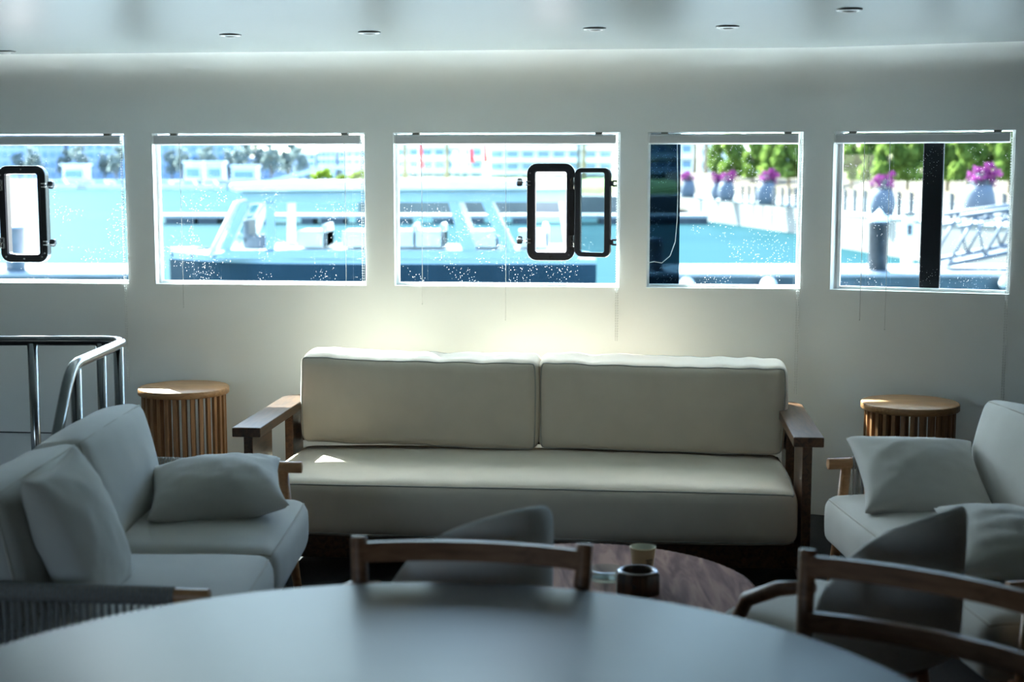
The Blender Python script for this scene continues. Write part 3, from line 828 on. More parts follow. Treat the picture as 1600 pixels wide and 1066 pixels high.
# ================================================================== shell chairs
def shell_chair(label, group):
    """local: faces +y"""
    t = empty('tub_chair', (0, 0, 0), 0, label, 'armchair', group)
    Rr = .285; AR = math.radians(76); n = 33
    mb = MB(); bm = mb.bm; cols = []
    for i in range(n):
        s = -1 + 2 * i / (n - 1); ph = s * AR
        x, y = Rr * math.sin(ph), -Rr * math.cos(ph)
        nn = Vector((math.sin(ph), -math.cos(ph)))
        top = .85 - .12 * s * s - .13 * abs(s) ** 5
        sec = []; zb = .42
        for off, z in [(.0, zb), (.018, zb + .02), (.022, zb + .10), (.022, top - .06), (.019, top - .02), (.010, top - .004), (0, top), (-.010, top - .004), (-.019, top - .02), (-.022, top - .06), (-.022, zb + .10), (-.018, zb + .02)]:
            fl = 1 + .06 * (z - zb)
            sec.append(bm.verts.new((x * fl + nn.x * off, y * fl + nn.y * off, z)))
        cols.append(sec)
    for A, B in zip(cols, cols[1:]):
        k = len(A)
        for j in range(k):
            f = bm.faces.new([A[j], A[(j + 1) % k], B[(j + 1) % k], B[j]]); f.smooth = True
    bm.faces.new(cols[0]); bm.faces.new(cols[-1])
    mb.build('shell_back', M['shellfab'], t, sub=1)
    fm = soft_map(.235, .235, .045, .04, (.008, .012, .015), .003, 31)
    s = soft_box(fm, 16, 16, 6).build('seat_cushion', M['linen2'], t); s.location = (0, .035, .465)
    for sx, sy in ((-1, 1), (1, 1), (-1, -1), (1, -1)):
        mb = MB(); mb.tube([(sx * .15, sy * .14, .42), (sx * .20, sy * .18, 0)], [.019, .012], 12); mb.build('leg', M['chairwood'], t)
    mb = MB(); mb.box(-.17, .17, -.16, -.12, .33, .375); mb.box(-.17, .17, .12, .16, .33, .375); mb.box(-.17, -.13, -.12, .12, .33, .375); mb.box(.13, .17, -.12, .12, .33, .375)
    mb.box(-.16, .16, -.15, .15, .375, .42)
    mb.build('seat_frame', M['chairwood'], t, bevel=.003)
    for sx in (-1, 1):
        mb = MB(); mb.tube([(sx * .292, -.075, .655), (sx * .297, .03, .63), (sx * .297, .13, .58), (sx * .285, .165, .52), (sx * .262, .17, .42), (sx * .17, .14, .40)], [.017, .021, .021, .019, .017, .015], 12); mb.build('armrest', M['chairwood'], t)
    return t
sc = shell_chair('grey upholstered tub chair with its back to the camera, left of the coffee table pot', 'grey tub chairs around the coffee table')
sc.location = (-.195, 3.87, 0); sc.rotation_euler = (0, 0, math.radians(45))
s2 = copy_tree(sc); s2.location = (.94, 3.87, 0); s2.rotation_euler = (0, 0, math.radians(45))
s2['label'] = 'grey upholstered tub chair with its back to the camera, in front of the right loveseat'

# ================================================================== dining table and chairs
DT = Vector((-.2, 2.29, 0))
dt = empty('dining_table', DT, 0, 'large round grey-topped table blurred in the foreground', 'table')
mb = MB(); mb.lathe([(0, .715), (1.035, .715), (1.05, .722), (1.05, .744), (1.044, .75), (0, .75)], 160); mb.build('tabletop', M['tabletop'], dt)
mb = MB(); mb.lathe([(.10, .04), (.09, .12), (.075, .40), (.10, .66), (.30, .715)], 40); mb.build('pedestal', M['coffeedark'], dt)
mb = MB(); mb.lathe([(0, 0), (.40, 0), (.40, .02), (.10, .045), (0, .045)], 56); mb.build('foot_plate', M['coffeedark'], dt)
def dining_chair(label, group):
    """local: faces +y, back posts at y=-.24 ; x +-.285"""
    t = empty('dining_chair', (0, 0, 0), 0, label, 'chair', group)
    for sx in (-1, 1):
        mb = MB(); mb.tube([(sx * .25, -.17, 0), (sx * .265, -.185, .43), (sx * .285, -.24, .815), (sx * .285, -.241, .82)], [.015, .021, .021, .018], 14); mb.build('rear_post', M['chairwood'], t)
        mb = MB(); mb.tube([(sx * .25, .21, 0), (sx * .245, .20, .43)], [.014, .020], 14); mb.build('front_leg', M['chairwood'], t)
        mb = MB(); mb.tube([(sx * .265, -.185, .40), (sx * .245, .20, .40)], .014, 10); mb.build('side_rail', M['chairwood'], t)
    for z, th in ((.785, .024), (.655, .024)):
        mb = MB(); k = 14; P = []
        for i in range(k + 1):
            u = -1 + 2 * i / k; yb = -.225 - .045 * (1 - u * u) - (.78 - z) * -.13
            P.append((u * .272, yb))
        for (xa, ya), (xb, yb) in zip(P, P[1:]):
            mb.hexa([(xa, ya - .009, z - th), (xb, yb - .009, z - th), (xb, yb + .009, z - th), (xa, ya + .009, z - th), (xa, ya - .009, z + th), (xb, yb - .009, z + th), (xb, yb + .009, z + th), (xa, ya + .009, z + th)])
        bmesh.ops.remove_doubles(mb.bm, verts=mb.bm.verts, dist=1e-5)
        mb.build('back_rail', M['chairwood'], t)
    mb = MB(); mb.tube([(-.265, -.185, .40), (.265, -.185, .40)], .014, 10); mb.tube([(-.245, .20, .40), (.245, .20, .40)], .014, 10); mb.build('cross_rail', M['chairwood'], t)
    fm = soft_map(.25, .215, .03, .025, (.004, .004, .015), .002, 41)
    s = soft_box(fm, 14, 14, 4).build('seat_pad', M['linen2'], t); s.location = (0, .01, .445)
    return t
def seat_at(o, pl, pr):
    d = (pr - pl); d.z = 0; mid = (pl + pr) / 2; x = d.normalized()
    # we look at the chair from the front: its own left post is on our right
    fx = -x; ang = math.atan2(fx.y, fx.x); fy = Vector((-fx.y, fx.x, 0))
    o.location = (mid.x + fy.x * .24, mid.y + fy.y * .24, 0); o.rotation_euler = (0, 0, ang)
dc = dining_chair('brown wooden dining chair tucked under the far side of the foreground table', 'wooden chairs at the round foreground table')
seat_at(dc, at_z(562, 838, .835), at_z(912, 850, .835)); dc.scale = (.985, 1, 1.018)
d2 = copy_tree(dc); d2['label'] = 'brown wooden dining chair with two back rails at the lower right of the foreground table'
pl = at_z(1262, 858, .835); d2.scale = (1, 1, 1.018); seat_at(d2, pl, pl + Vector((.80, -.60, 0)) * .57)

# ================================================================== railing
rl = empty('stair_railing', (-1.70, 6.0, 0), 0, 'polished steel tube railing of the stairwell at the left', 'railing')
def rp_(p): return (p[0] + 1.70, p[1] - 6.0, p[2])
RR = .0215
corner = []
for i in range(9):
    a = PI / 2 * i / 8; corner.append((-1.80 + .12 * math.sin(a), 6.06 + .12 * math.cos(a), 1.0))
top = [(-4.2, 6.16, 1.0), (-3.0, 6.17, 1.0), (-1.95, 6.18, 1.0)] + corner + [(-1.68, 5.9, 1.0), (-1.68, 5.46, 1.0), (-1.68, 5.40, .992), (-1.68, 5.35, .965), (-1.68, 5.31, .93), (-1.68, 5.12, .70), (-1.68, 5.0, .56)]
mb = MB(); mb.tube([rp_(q) for q in top], RR, 16); mb.build('handrail', M['steel'], rl)
for X, Y, zt in ((-2.10, 6.178, .99), (-2.9, 6.17, .99), (-3.7, 6.165, .99), (-1.80, 6.178, .99), (-1.68, 6.02, .99), (-1.68, 5.42, .98)):
    mb = MB(); mb.tube([rp_((X, Y, 0)), rp_((X, Y, zt))], .021, 14); mb.tube([rp_((X, Y, 0)), rp_((X, Y, .008))], .045, 18); mb.build('post', M['steel'], rl)
mb = MB(); mb.tube([rp_((-1.68, 5.0, .56)), rp_((-1.68, 4.93, .46)), rp_((-1.68, 4.90, .3)), rp_((-1.68, 4.90, 0))], .019, 14); mb.build('end_brace', M['steel'], rl)

# ================================================================== OUTSIDE
WZ = -2.2                                       # water level
mb = MB(); mb.face([(-900, -400, WZ), (900, -400, WZ), (900, 1500, WZ), (-900, 1500, WZ)])
struct(mb.build('sea', M['water']))

def P2(px, py, Y): return at_y(px, py, Y)
def boxpx(name, px0, px1, py0, py1, Y, depth, mat, parent=None, org=None, bevel=0, label=None):
    """box whose front face stands at distance Y between two picture columns / rows"""
    a = P2(px0, py1, Y); b = P2(px1, py0, Y)
    o = Vector(org) if org else Vector((0, 0, 0))
    mb = MB(); mb.box(a.x - o.x, b.x - o.x, Y - o.y, Y + depth - o.y, a.z - o.z, b.z - o.z)
    return mb.build(name, mat, parent, bevel=bevel, label=label)

# ---- tour boat alongside, about 28 m away
BY = 28.0
o = P2(600, 405, BY); bo = Vector((o.x, BY, WZ))
boat = empty('tour_boat', bo, 0, 'white roofed tour boat with a dark navy hull passing outside the two middle windows', 'boat')
def bp(px, py, dy=0.0):
    q = P2(px, py, BY); return Vector((q.x - bo.x, dy, q.z - bo.z))
BEAM = 2.9
def hull_sections(rows, px0, px1, bow):
    """rows: (top py left, top py right, dz) -> loft along x; returns list of vertex columns"""
    out = []
    for i in range(25):
        t = i / 24; px = px0 + (px1 - px0) * t
        hb = BEAM / 2 * (1 - (1 - min(1, t / bow)) ** 2.2) if t < bow else BEAM / 2
        out.append((px, max(hb, .03)))
    return out
secs = hull_sections(None, 238, 932, .34)
def loft(zs_of, name, mat, flare):
    mb = MB(); bm = mb.bm; cols = []
    for px, hb in secs:
        t = (px - 238) / (932 - 238)
        zt, zb = zs_of(px)
        x = bp(px, 405).x
        c = BEAM / 2
        cols.append([bm.verts.new((x, c - hb, zt)), bm.verts.new((x, c - hb * flare, zb)), bm.verts.new((x, c + hb * flare, zb)), bm.verts.new((x, c + hb, zt))])
    for A, B in zip(cols, cols[1:]):
        for j in range(4):
            f = bm.faces.new([A[j], A[(j + 1) % 4], B[(j + 1) % 4], B[j]]); f.smooth = False
    bm.faces.new(cols[0]); bm.faces.new(cols[-1])
    return mb.build(name, mat, boat)
zrow = lambda py: bp(500, py).z
def band(px): 
    t = (px - 238) / 694
    return zrow(398 + 8 * min(1, t * 3)), zrow(411 + 2 * min(1, t * 2))
loft(band, 'gunwale', M['boatblue_shaded'], 1.0)
loft(lambda px: (band(px)[1], -.25), 'hull', M['navy'], .82)
def slab(name, px0, px1, py0, py1, y0, y1, mat, bev=.03):
    a = bp(px0, py1); b = bp(px1, py0)
    mb = MB(); mb.box(a.x, b.x, y0, y1, a.z, b.z); return mb.build(name, mat, boat, bevel=bev)
# roof with a rounded front edge
mb = MB(); pr = [bp(358, 290), bp(364, 286), bp(420, 284), bp(640, 281), bp(905, 281), bp(905, 297), bp(640, 298), bp(372, 300), bp(360, 297)]
mb.prism([q + Vector((0, -.12, 0)) for q in pr], (0, BEAM + .24, 0)); mb.build('roof', M['boatwhite'], boat, bevel=.04)
for nm, y in (('near', 0.06), ('far', BEAM - .14)):
    mb = MB()
    def strip(pts): mb.prism([bp(*q) + Vector((0, y, 0)) for q in pts], (0, .08, 0))
    strip([(372, 298), (905, 296), (905, 316), (428, 317), (388, 317), (378, 306)])                # beam under the roof
    strip([(330, 405), (352, 391), (905, 393), (905, 406)])                                        # side under the openings
    strip([(414, 316), (428, 316), (428, 393), (414, 393)])
    strip([(375, 316), (388, 316), (358, 392), (342, 392)])
    strip([(700, 316), (716, 316), (745, 393), (722, 393)])
    strip([(752, 316), (768, 316), (806, 393), (786, 393)])
    strip([(880, 316), (905, 316), (905, 393), (890, 393)])
    mb.build('cabin_side', M['boatblue_shaded'] if nm == 'near' else M['boatwhite'], boat)
slab('cabin_floor', 330, 905, 396, 399, .12, BEAM - .14, M['boatwhite'])
for px0 in (446, 520, 594, 640, 730, 812):
    a = bp(px0, 393); mb = MB(); mb.box(a.x, a.x + .62, 1.5, BEAM - .2, a.z, a.z + .34); mb.box(a.x + .52, a.x + .62, 1.5, BEAM - .2, a.z, a.z + .48)
    mb.build('bench', M['boatwhite'], boat, bevel=.03)
a = bp(372, 384); mb = MB(); mb.box(a.x, a.x + .45, .5, 1.4, a.z - .1, a.z + .18); mb.box(a.x, a.x + .12, .5, 1.4, a.z, a.z + .5); mb.build('helm_seat', M['boatgrey'], boat, bevel=.05)
# raked windscreen
mb = MB(); T0, T1, B0, B1 = bp(362, 318), bp(394, 322), bp(322, 398), bp(352, 399)
def fr(p, q, r):
    mb.tube([p, q], r, 6)
f0 = [bp(366, 318) + Vector((0, .25, 0)), bp(378, 318) + Vector((0, BEAM - .25, 0)), bp(338, 399) + Vector((0, BEAM - .25, 0)), bp(326, 399) + Vector((0, .25, 0))]
for i in range(4): mb.tube([f0[i], f0[(i + 1) % 4]], .06, 8)
mb.tube([(f0[0] + f0[1]) / 2, (f0[2] + f0[3]) / 2], .04, 8)
mb.build('windscreen_frame', M['boatwhite'], boat)
mb = MB(); mb.prism(f0, (.02, 0, 0)); mb.build('windscreen_glass', M['boatglass'], boat)
mb = MB(); mb.tube([bp(250, 392) + Vector((0, .9, 0)), bp(330, 389) + Vector((0, .25, 0))], .025, 8)
for px, dy in ((252, .9), (290, .58), (328, .27)): mb.tube([bp(px, 406) + Vector((0, dy, 0)), bp(px, 391) + Vector((0, dy, 0))], .02, 8)
mb.build('bow_rail', M['steel'], boat)

# ---- long floating pontoon across the basin
PY = 3.93 * F / 80.0
pn = empty('floating_pontoon', (0, PY, WZ), 0, 'long floating pontoon with dark floats far across the water behind the tour boat', 'pontoon')
def lp(px, py): q = P2(px, py, PY); return q.x, q.z - WZ
x0, zt = lp(236, 336); x1, zb = lp(1107, 341)
mb = MB(); mb.box(x0, x1, 0, 4.0, zb, zt); mb.build('deck', M['pontdeck'], pn)
mb = MB(); fl = [(258, 303), (309, 338), (372, 404), (470, 488), (500, 536), (556, 590), (600, 640), (676, 706), (735, 755), (800, 826), (880, 906), (938, 966), (1000, 1106)]
for a, b in fl:
    xa, za = lp(a, 341); xb, zc_ = lp(b, 351); mb.box(xa, xb, .1, 3.8, zc_, za)
mb.build('floats', M['fasc'], pn)

# ---- near pontoon by the boat's side
NY = 3.33 * F / 158.0
npn = empty('mooring_pontoon', (0, NY, WZ), 0, 'pale deck of the near mooring pontoon just above the window sills', 'pontoon')
zt = P2(1100, 427, NY).z - WZ
for nm, xa, xb in (('deck', 4.2, 26.0), ('deck', -26, -12.6)):
    mb = MB(); mb.box(xa, xb, 0, 4.6, zt - .12, zt); mb.build(nm, M['pontdeck'], npn)
    mb = MB(); mb.box(xa, xb, .05, 4.5, -.5, zt - .12); mb.build('side', M['pontside'], npn)

def pile(px0, px1, py0, py1, Y, label, mat, cap=None):
    a = P2(px0, py1, Y); b = P2(px1, py0, Y); r = (b.x - a.x) / 2; c = (a.x + b.x) / 2
    t = empty('mooring_pile', (c, Y, WZ), 0, label, 'pile')
    h = b.z - WZ
    mb = MB(); mb.lathe([(r, -1), (r, h - .12), (r * 1.06, h - .12), (r * 1.06, h), (0, h)], 28); mb.build('shaft', mat, t)
    mb = MB(); mb.lathe([(r * 1.3, zt - .02), (r * 1.3, zt + .06), (r * 1.02, zt + .06), (r * 1.02, zt - .02), (r * 1.3, zt - .02)], 28); mb.build('collar', M['alu'], t)
    if cap:
        mb = MB(); mb.lathe([(r * 1.1, h), (r * 1.1, h + .08), (r * .5, h + cap * .6), (0, h + cap)], 28); mb.build('cone_cap', M['boatwhite'], t)
pile(1356, 1388, 346, 430, NY + .6, 'black steel mooring pile with a white conical cap in the far right window', M['pile'], .42)
pile(1014, 1036, 372, 440, NY + .8, 'short dark pile seen through the dark tinted strip', M['pilegrey'])
pile(10, 37, 353, 440, NY + .6, 'grey mooring pile showing through the leftmost porthole hatch', M['pilegrey'])

a = P2(1413, 396, NY + 2); b = P2(1430, 332, NY + 2)
ped = empty('power_pedestal', ((a.x + b.x) / 2, NY + 2.2, a.z), 0, 'grey dock power pedestal on the near pontoon right of the black pile', 'power pedestal')
hw = (b.x - a.x) / 2; h = b.z - a.z
dz = zt + WZ - a.z
mb = MB(); mb.box(-hw, hw, -.18, .18, dz, h * .82); mb.build('body', M['pedestal'], ped, bevel=.03)
mb = MB(); mb.box(-hw * 1.15, hw * 1.15, -.22, .22, h * .92, h); mb.build('cap', M['bollard'], ped, bevel=.02)
mb = MB(); mb.box(-hw * .8, hw * .8, -.15, .15, h * .82, h * .92); mb.build('lamp', M['cupin'], ped)
mb = MB(); mb.box(-hw * .5, hw * .5, -.2, -.18, h * .45, h * .7); mb.build('socket_panel', M['bollard'], ped)
# cleats and a fender on the pontoon
for px, lb in ((1072, 'white mooring cleat on the pontoon under the squarish window, left one'), (1200, 'white mooring cleat on the pontoon under the squarish window, right one')):
    q = P2(px, 440, NY - .2); t = empty('mooring_buoy', (q.x, NY - .3, WZ + .25), 0, 'small white buoy floating against the near pontoon, ' + ('left of the pair' if px < 1100 else 'right of the pair'), 'buoy', 'white buoys along the near pontoon')
    mb = MB(); mb.ball((0, 0, 0), .28, 16, 12); mb.build('float', M['boatwhite'], t, smooth=True)
    mb = MB(); mb.tube([(0, 0, .26), (0, 0, .40)], .03, 8); mb.build('eye', M['steel'], t)
q0, q1 = P2(1562, 440, NY - .4), P2(1596, 444, NY - .4)
fd = empty('fender', ((q0.x + q1.x) / 2, NY - .4, (q0.z + q1.z) / 2), 0, 'white cylindrical fender hanging on the near pontoon at the right edge', 'fender')
L2 = (q1.x - q0.x) / 2
mb = MB(); mb.lathe([(0, -L2), (.12, -L2 * .95), (.2, -L2 * .75), (.2, L2 * .75), (.12, L2 * .95), (0, L2)], 20); mb.xf(Matrix.Rotation(PI / 2, 4, 'Y')); mb.build('body', M['boatwhite'], fd)
mb = MB(); mb.tube([(-L2 * .95, 0, .05), (-L2, .1, .5)], .02, 6); mb.build('rope', M['pontdeck'], fd)

# ---- gangway from the pontoon up to the quay
GY = NY + 1.2
gw = empty('gangway', (P2(1500, 415, GY).x, GY, WZ + zt), 0, 'aluminium truss gangway sloping up to the quay in the far right window', 'gangway')
go = Vector(gw.location)
def gp(px, py, dy=0.0): return P2(px, py, GY) - go + Vector((0, dy, 0))
b0, b1 = gp(1482, 413), gp(1760, 356); t0, t1 = gp(1500, 338), gp(1760, 302)
GW = 1.9
for nm, dy in (('near', 0), ('far', GW)):
    d = Vector((0, dy, 0)); mb = MB()
    mb.tube([b0 + d, b1 + d], .085, 8); mb.tube([t0 + d, t1 + d], .075, 8); mb.tube([t0.lerp(b0, .22) + d, t1.lerp(b1, .22) + d], .045, 8)
    N = 5
    for i in range(N):
        u, v = i / N, (i + .5) / N; w_ = (i + 1) / N
        mb.tube([b0.lerp(b1, u) + d, t0.lerp(t1, v) + d], .05, 8); mb.tube([t0.lerp(t1, v) + d, b0.lerp(b1, w_) + d], .04, 8)
    mb.build('truss_side', M['alu'], gw)
mb = MB(); e = Vector((0, 0, -.05))
mb.hexa([b0 + e * 2, b1 + e * 2, b1 + e * 2 + Vector((0, GW, 0)), b0 + e * 2 + Vector((0, GW, 0)), b0 + e, b1 + e, b1 + e + Vector((0, GW, 0)), b0 + e + Vector((0, GW, 0))])
for i in range(14):
    q = b0.lerp(b1, i / 13); mb.box(q.x - .03, q.x + .03, 0, GW, q.z - .05, q.z)
mb.build('walkway', M['alu'], gw)

# ---- quay on the right
QZ = -.4
q = [at_z(1107, 311, QZ), at_z(1250, 322, QZ), at_z(1315, 334, QZ), at_z(1440, 345, QZ)]
dirn = (q[3] - q[2]).normalized(); qe = q[3] + Vector((10, -22, 0)); 
poly = [q[0], q[1], q[2], q[3], Vector((26, 40, QZ)), Vector((400, 40, QZ)), Vector((400, 330, QZ)), Vector((q[0].x, 330, QZ))]
mb = MB(); mb.prism([Vector((p.x, p.y, WZ - 1)) for p in poly], (0, 0, QZ - WZ + 1)); struct(mb.build('quay', M['concrete']))
mb = MB()      # coping along the quay edge
for a, b in zip(poly[:5], poly[1:5]):
    mb.tube([a + Vector((0, 0, .02)), b + Vector((0, 0, .02))], .10, 6)
mb.tube([poly[7] + Vector((0, 0, .02)), poly[0] + Vector((0, 0, .02))], .1, 6)
struct(mb.build('quay_edge', M['bridge']))

# embankment of dry grass behind the promenade
mb = MB(); bm = mb.bm
rows = []
for i in range(40):
    px = 1040 + 640 * i / 39
    Yb = 150 - 62 * i / 39
    row = []
    for j, (dy, z) in enumerate(((0, QZ), (3, .15), (7, .75), (12, 1.0), (16, 1.15), (22, 1.3), (60, 1.5))):
        p = P2(px, 300, Yb + dy)
        hump = .55 * noise.noise(Vector((i * .35, j * .8, 1.7))) * (1 if 0 < j < 6 else 0)
        z2 = z + hump + (1.0 * math.exp(-((px - 1300) / 40) ** 2) if j in (3, 4) else 0) + (.3 if px < 1110 and j > 1 else 0)
        row.append(bm.verts.new((p.x, p.y, z2)))
    rows.append(row)
for A, B in zip(rows, rows[1:]):
    for j in range(6):
        f = bm.faces.new([A[j], B[j], B[j + 1], A[j + 1]]); f.smooth = True
o = mb.build('grass_bank', M['sand'], sub=2); struct(o)

# trees
def leaf_cloud(w, h, n, size, seed, taper=.0):
    rnd = random.Random(seed); mb = MB(); bm = mb.bm
    lumps = [(Vector((rnd.uniform(-.55, .55), rnd.uniform(-.55, .55), rnd.uniform(.08, .95))), rnd.uniform(.25, .5)) for _ in range(16)]
    for _ in range(n):
        c, r = rnd.choice(lumps)
        d = Vector((rnd.gauss(0, 1), rnd.gauss(0, 1), rnd.gauss(0, 1))).normalized() * r * rnd.uniform(.6, 1)
        p = c + Vector((d.x, d.y, d.z * .45)); k = 1 - taper * max(0, p.z)
        p = Vector((p.x * w / 2 * k, p.y * w / 2 * k, max(p.z, .02) * h))
        a = Vector((rnd.gauss(0, 1), rnd.gauss(0, 1), rnd.gauss(0, .7))).normalized(); b = a.orthogonal().normalized()
        b = Matrix.Rotation(rnd.uniform(0, 6.28), 3, a) @ b; s = size * rnd.uniform(.6, 1.3)
        cr = a.cross(b)
        mb.face([p - b * s, p + cr * s * .55, p + b * s, p - cr * s * .55])
    return mb
def make_tree(name, label, cat, group, w, h, mat, n=900, size=.3, seed=1, taper=.35, trunk=.5):
    t = empty(name, (0, 0, 0), 0, label, cat, group)
    f = leaf_cloud(w, h, n, size, seed, taper).build('foliage', mat, t); f.location = (0, 0, trunk)
    mb = MB(); mb.tube([(0, 0, -.3), (.05, 0, h * .4), (0, .05, h * .75 + trunk)], [w * .05, w * .035, .02], 8); mb.build('trunk', M['bark'], t)
    return t
tr = make_tree('leafy_tree', '', 'tree', 'green trees on the grass bank', 2.7, 4.4, M['foliage'], 1500, .28, 5)
tree_spots = [(1330, 112, 1.05, 'green leafy tree furthest left in the far right window'), (1362, 104, .95, 'green leafy tree second from the left in the far right window'),
              (1388, 100, 1.1, 'green leafy tree behind the left purple-flowered planter'), (1418, 102, .95, 'green leafy tree left of the black window upright'),
              (1448, 99, 1.1, 'green leafy tree right behind the black window upright'), (1480, 97, 1.1, 'green leafy tree just right of the black window upright'),
              (1512, 95, 1.05, 'green leafy tree left of the right purple-flowered planter'), (1545, 93, 1.15, 'tall green leafy tree behind the right purple-flowered planter'),
              (1578, 92, 1.15, 'green leafy tree at the right end of the far right window'), (1612, 91, 1.1, 'green leafy tree cut by the right edge of the photo'),
              (1120, 160, .95, 'small bright green tree between flag and left planters in the squarish window'), (1146, 150, 1.35, 'tall bright green tree behind the pair of planters in the squarish window'),
              (1176, 146, 1.15, 'pale green tree between the planters in the squarish window'), (1207, 138, 1.25, 'bright green tree behind the right planter of the squarish window'),
              (1232, 134, 1.25, 'green tree at the right side of the squarish window'), (1258, 130, 1.2, 'green tree cut by the right edge of the squarish window')]
for k, (px, Y, s, lb) in enumerate(tree_spots):
    t = tr if k == 0 else copy_tree(tr)
    Y += 3.0 * (k % 2); q = P2(px, 290, Y); t.location = (q.x, Y, .75); t.scale = (s, s, s * .98); t.rotation_euler = (0, 0, k * 1.3); t['label'] = lb

# planters with bougainvillea
def make_planter(label):
    t = empty('planter', (0, 0, 0), 0, label, 'planter', 'big grey planters on the quay')
    mb = MB(); mb.lathe([(0, 0), (.46, 0), (.58, .35), (.62, .62), (.56, 1.0), (.46, 1.32), (.41, 1.34), (.40, 1.25), (0, 1.22)], 32); mb.build('pot', M['planter'], t)
    f = leaf_cloud(1.5, .95, 420, .10, 9, .0).build('flowers', M['purple'], t); f.location = (0, 0, 1.25)
    f = leaf_cloud(1.1, .6, 160, .10, 19, .0).build('leaves', M['foliage2'], t); f.location = (0, 0, 1.2)
    mb = MB()
    for a in range(5): mb.tube([(0, 0, 1.2), (.3 * math.cos(a * 1.3), .3 * math.sin(a * 1.3), 1.9)], .015, 5)
    mb.build('stems', M['bark'], t)
    return t
pl0 = None
for px, pyb, sc_, lb in ((1378, 340, 1.0, 'grey planter with purple flowers above the black mooring pile'), (1529, 344, 1.18, 'large grey planter with purple flowers behind the gangway'),
                         (1075, 309, 1.05, 'grey planter furthest left in the squarish window'), (1122, 312, 1.0, 'grey planter half hidden behind another in the squarish window'),
                         (1135, 314, 1.05, 'grey planter standing in front of its twin in the squarish window'), (1197, 320, 1.1, 'grey planter standing alone at the right of the squarish window')):
    q = at_z(px, pyb, QZ)
    if pl0 is None: pl0 = make_planter(lb); t = pl0
    else: t = copy_tree(pl0)
    t.location = q; t.scale = (sc_, sc_, sc_); t.rotation_euler = (0, 0, px * .7); t['label'] = lb

# low fence posts along the promenade
fp = [(1320, 331, 'outermost left'), (1335, 332, 'second from left'), (1351, 334, 'third, left of the planter'), (1404, 339, 'first right of the left planter'), (1423, 340, 'second right of the left planter'),
      (1486, 345, 'right of the black upright'), (1568, 346, 'at the far right'), (1210, 322, ''), (1222, 323, ''), (1233, 324, ''), (1243, 325, ''), (1160, 316, ''), (1170, 317, ''), (1180, 318, '')]
f0_ = None
for k, (px, py, w_) in enumerate(fp):
    q = at_z(px, py, QZ)
    lb = ('grey quay fence post in the far right window, ' + w_) if w_ else 'grey square fence post on the quay seen in the squarish window'
    if f0_ is None:
        f0_ = empty('fence_post', q, 0, lb, 'post', 'grey fence posts on the quay')
        mb = MB(); mb.box(-.09, .09, -.09, .09, 0, 1.12); mb.build('shaft', M['bollard'], f0_, bevel=.01)
        mb = MB(); mb.prism([Vector((-.1, -.1, 1.12)), Vector((.1, -.1, 1.12)), Vector((.1, -.1, 1.16)), Vector((-.1, -.1, 1.26))], (0, .2, 0)); mb.build('slanted_cap', M['bollard'], f0_)
        t = f0_
    else: t = copy_tree(f0_)
    t.location = q; t['label'] = lb
    if not w_: t['group'] = 'fence posts in the squarish window'

# ---- background on the right: white apartments, palms, flags
def building(px0, px1, pyt, Y, depth, wall, label, floors, cols, zb=None, slabs=True):
    a = P2(px0, 300, Y); b = P2(px1, pyt, Y); zb = QZ if zb is None else zb
    w_ = b.x - a.x; h = b.z - zb
    t = empty('apartment_block', ((a.x + b.x) / 2, Y, zb), 0, label, 'building')
    mb = MB(); mb.box(-w_ / 2, w_ / 2, 0, depth, 0, h); mb.build('wall', wall, t)
    fh = h / floors
    for f in range(floors):
        for c in range(cols):
            x = -w_ / 2 + w_ * (c + .12) / cols; x2 = -w_ / 2 + w_ * (c + .82) / cols
            mb = MB(); mb.box(x, x2, -.12, .05, fh * (f + .22), fh * (f + .78)); mb.build('window', M['bldwin'], t)
        if slabs:
            mb = MB(); mb.box(-w_ / 2, w_ / 2, -1.3, 0, fh * f - .15, fh * f + .15); mb.build('balcony_slab', M['bldwhite'], t)
            mb = MB(); mb.box(-w_ / 2, w_ / 2, -1.3, -1.22, fh * f + .15, fh * f + fh * .32); mb.build('balcony_rail', M['bldpale'], t)
    mb = MB(); mb.box(-w_ / 2 - .3, w_ / 2 + .3, -1.4, depth, h, h + .5); mb.build('roof', M['bldwhite'], t)
    return t
building(985, 1085, 150, 205, 14, M['bldwhite'], 'white apartment block with blue window bands, left in the squarish window', 6, 5)
building(1094, 1168, 165, 214, 14, M['bldwhite'], 'white apartment block with long balconies behind the flags in the squarish window', 6, 4)
building(1176, 1275, 140, 196, 14, M['bldwhite'], 'white apartment block with blue windows at the right of the squarish window', 6, 5)
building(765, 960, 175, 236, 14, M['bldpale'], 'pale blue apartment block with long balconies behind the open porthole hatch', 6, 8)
building(620, 755, 190, 262, 14, M['bldpale'], 'pale blue apartment block behind the red flags in the middle window', 5, 7)

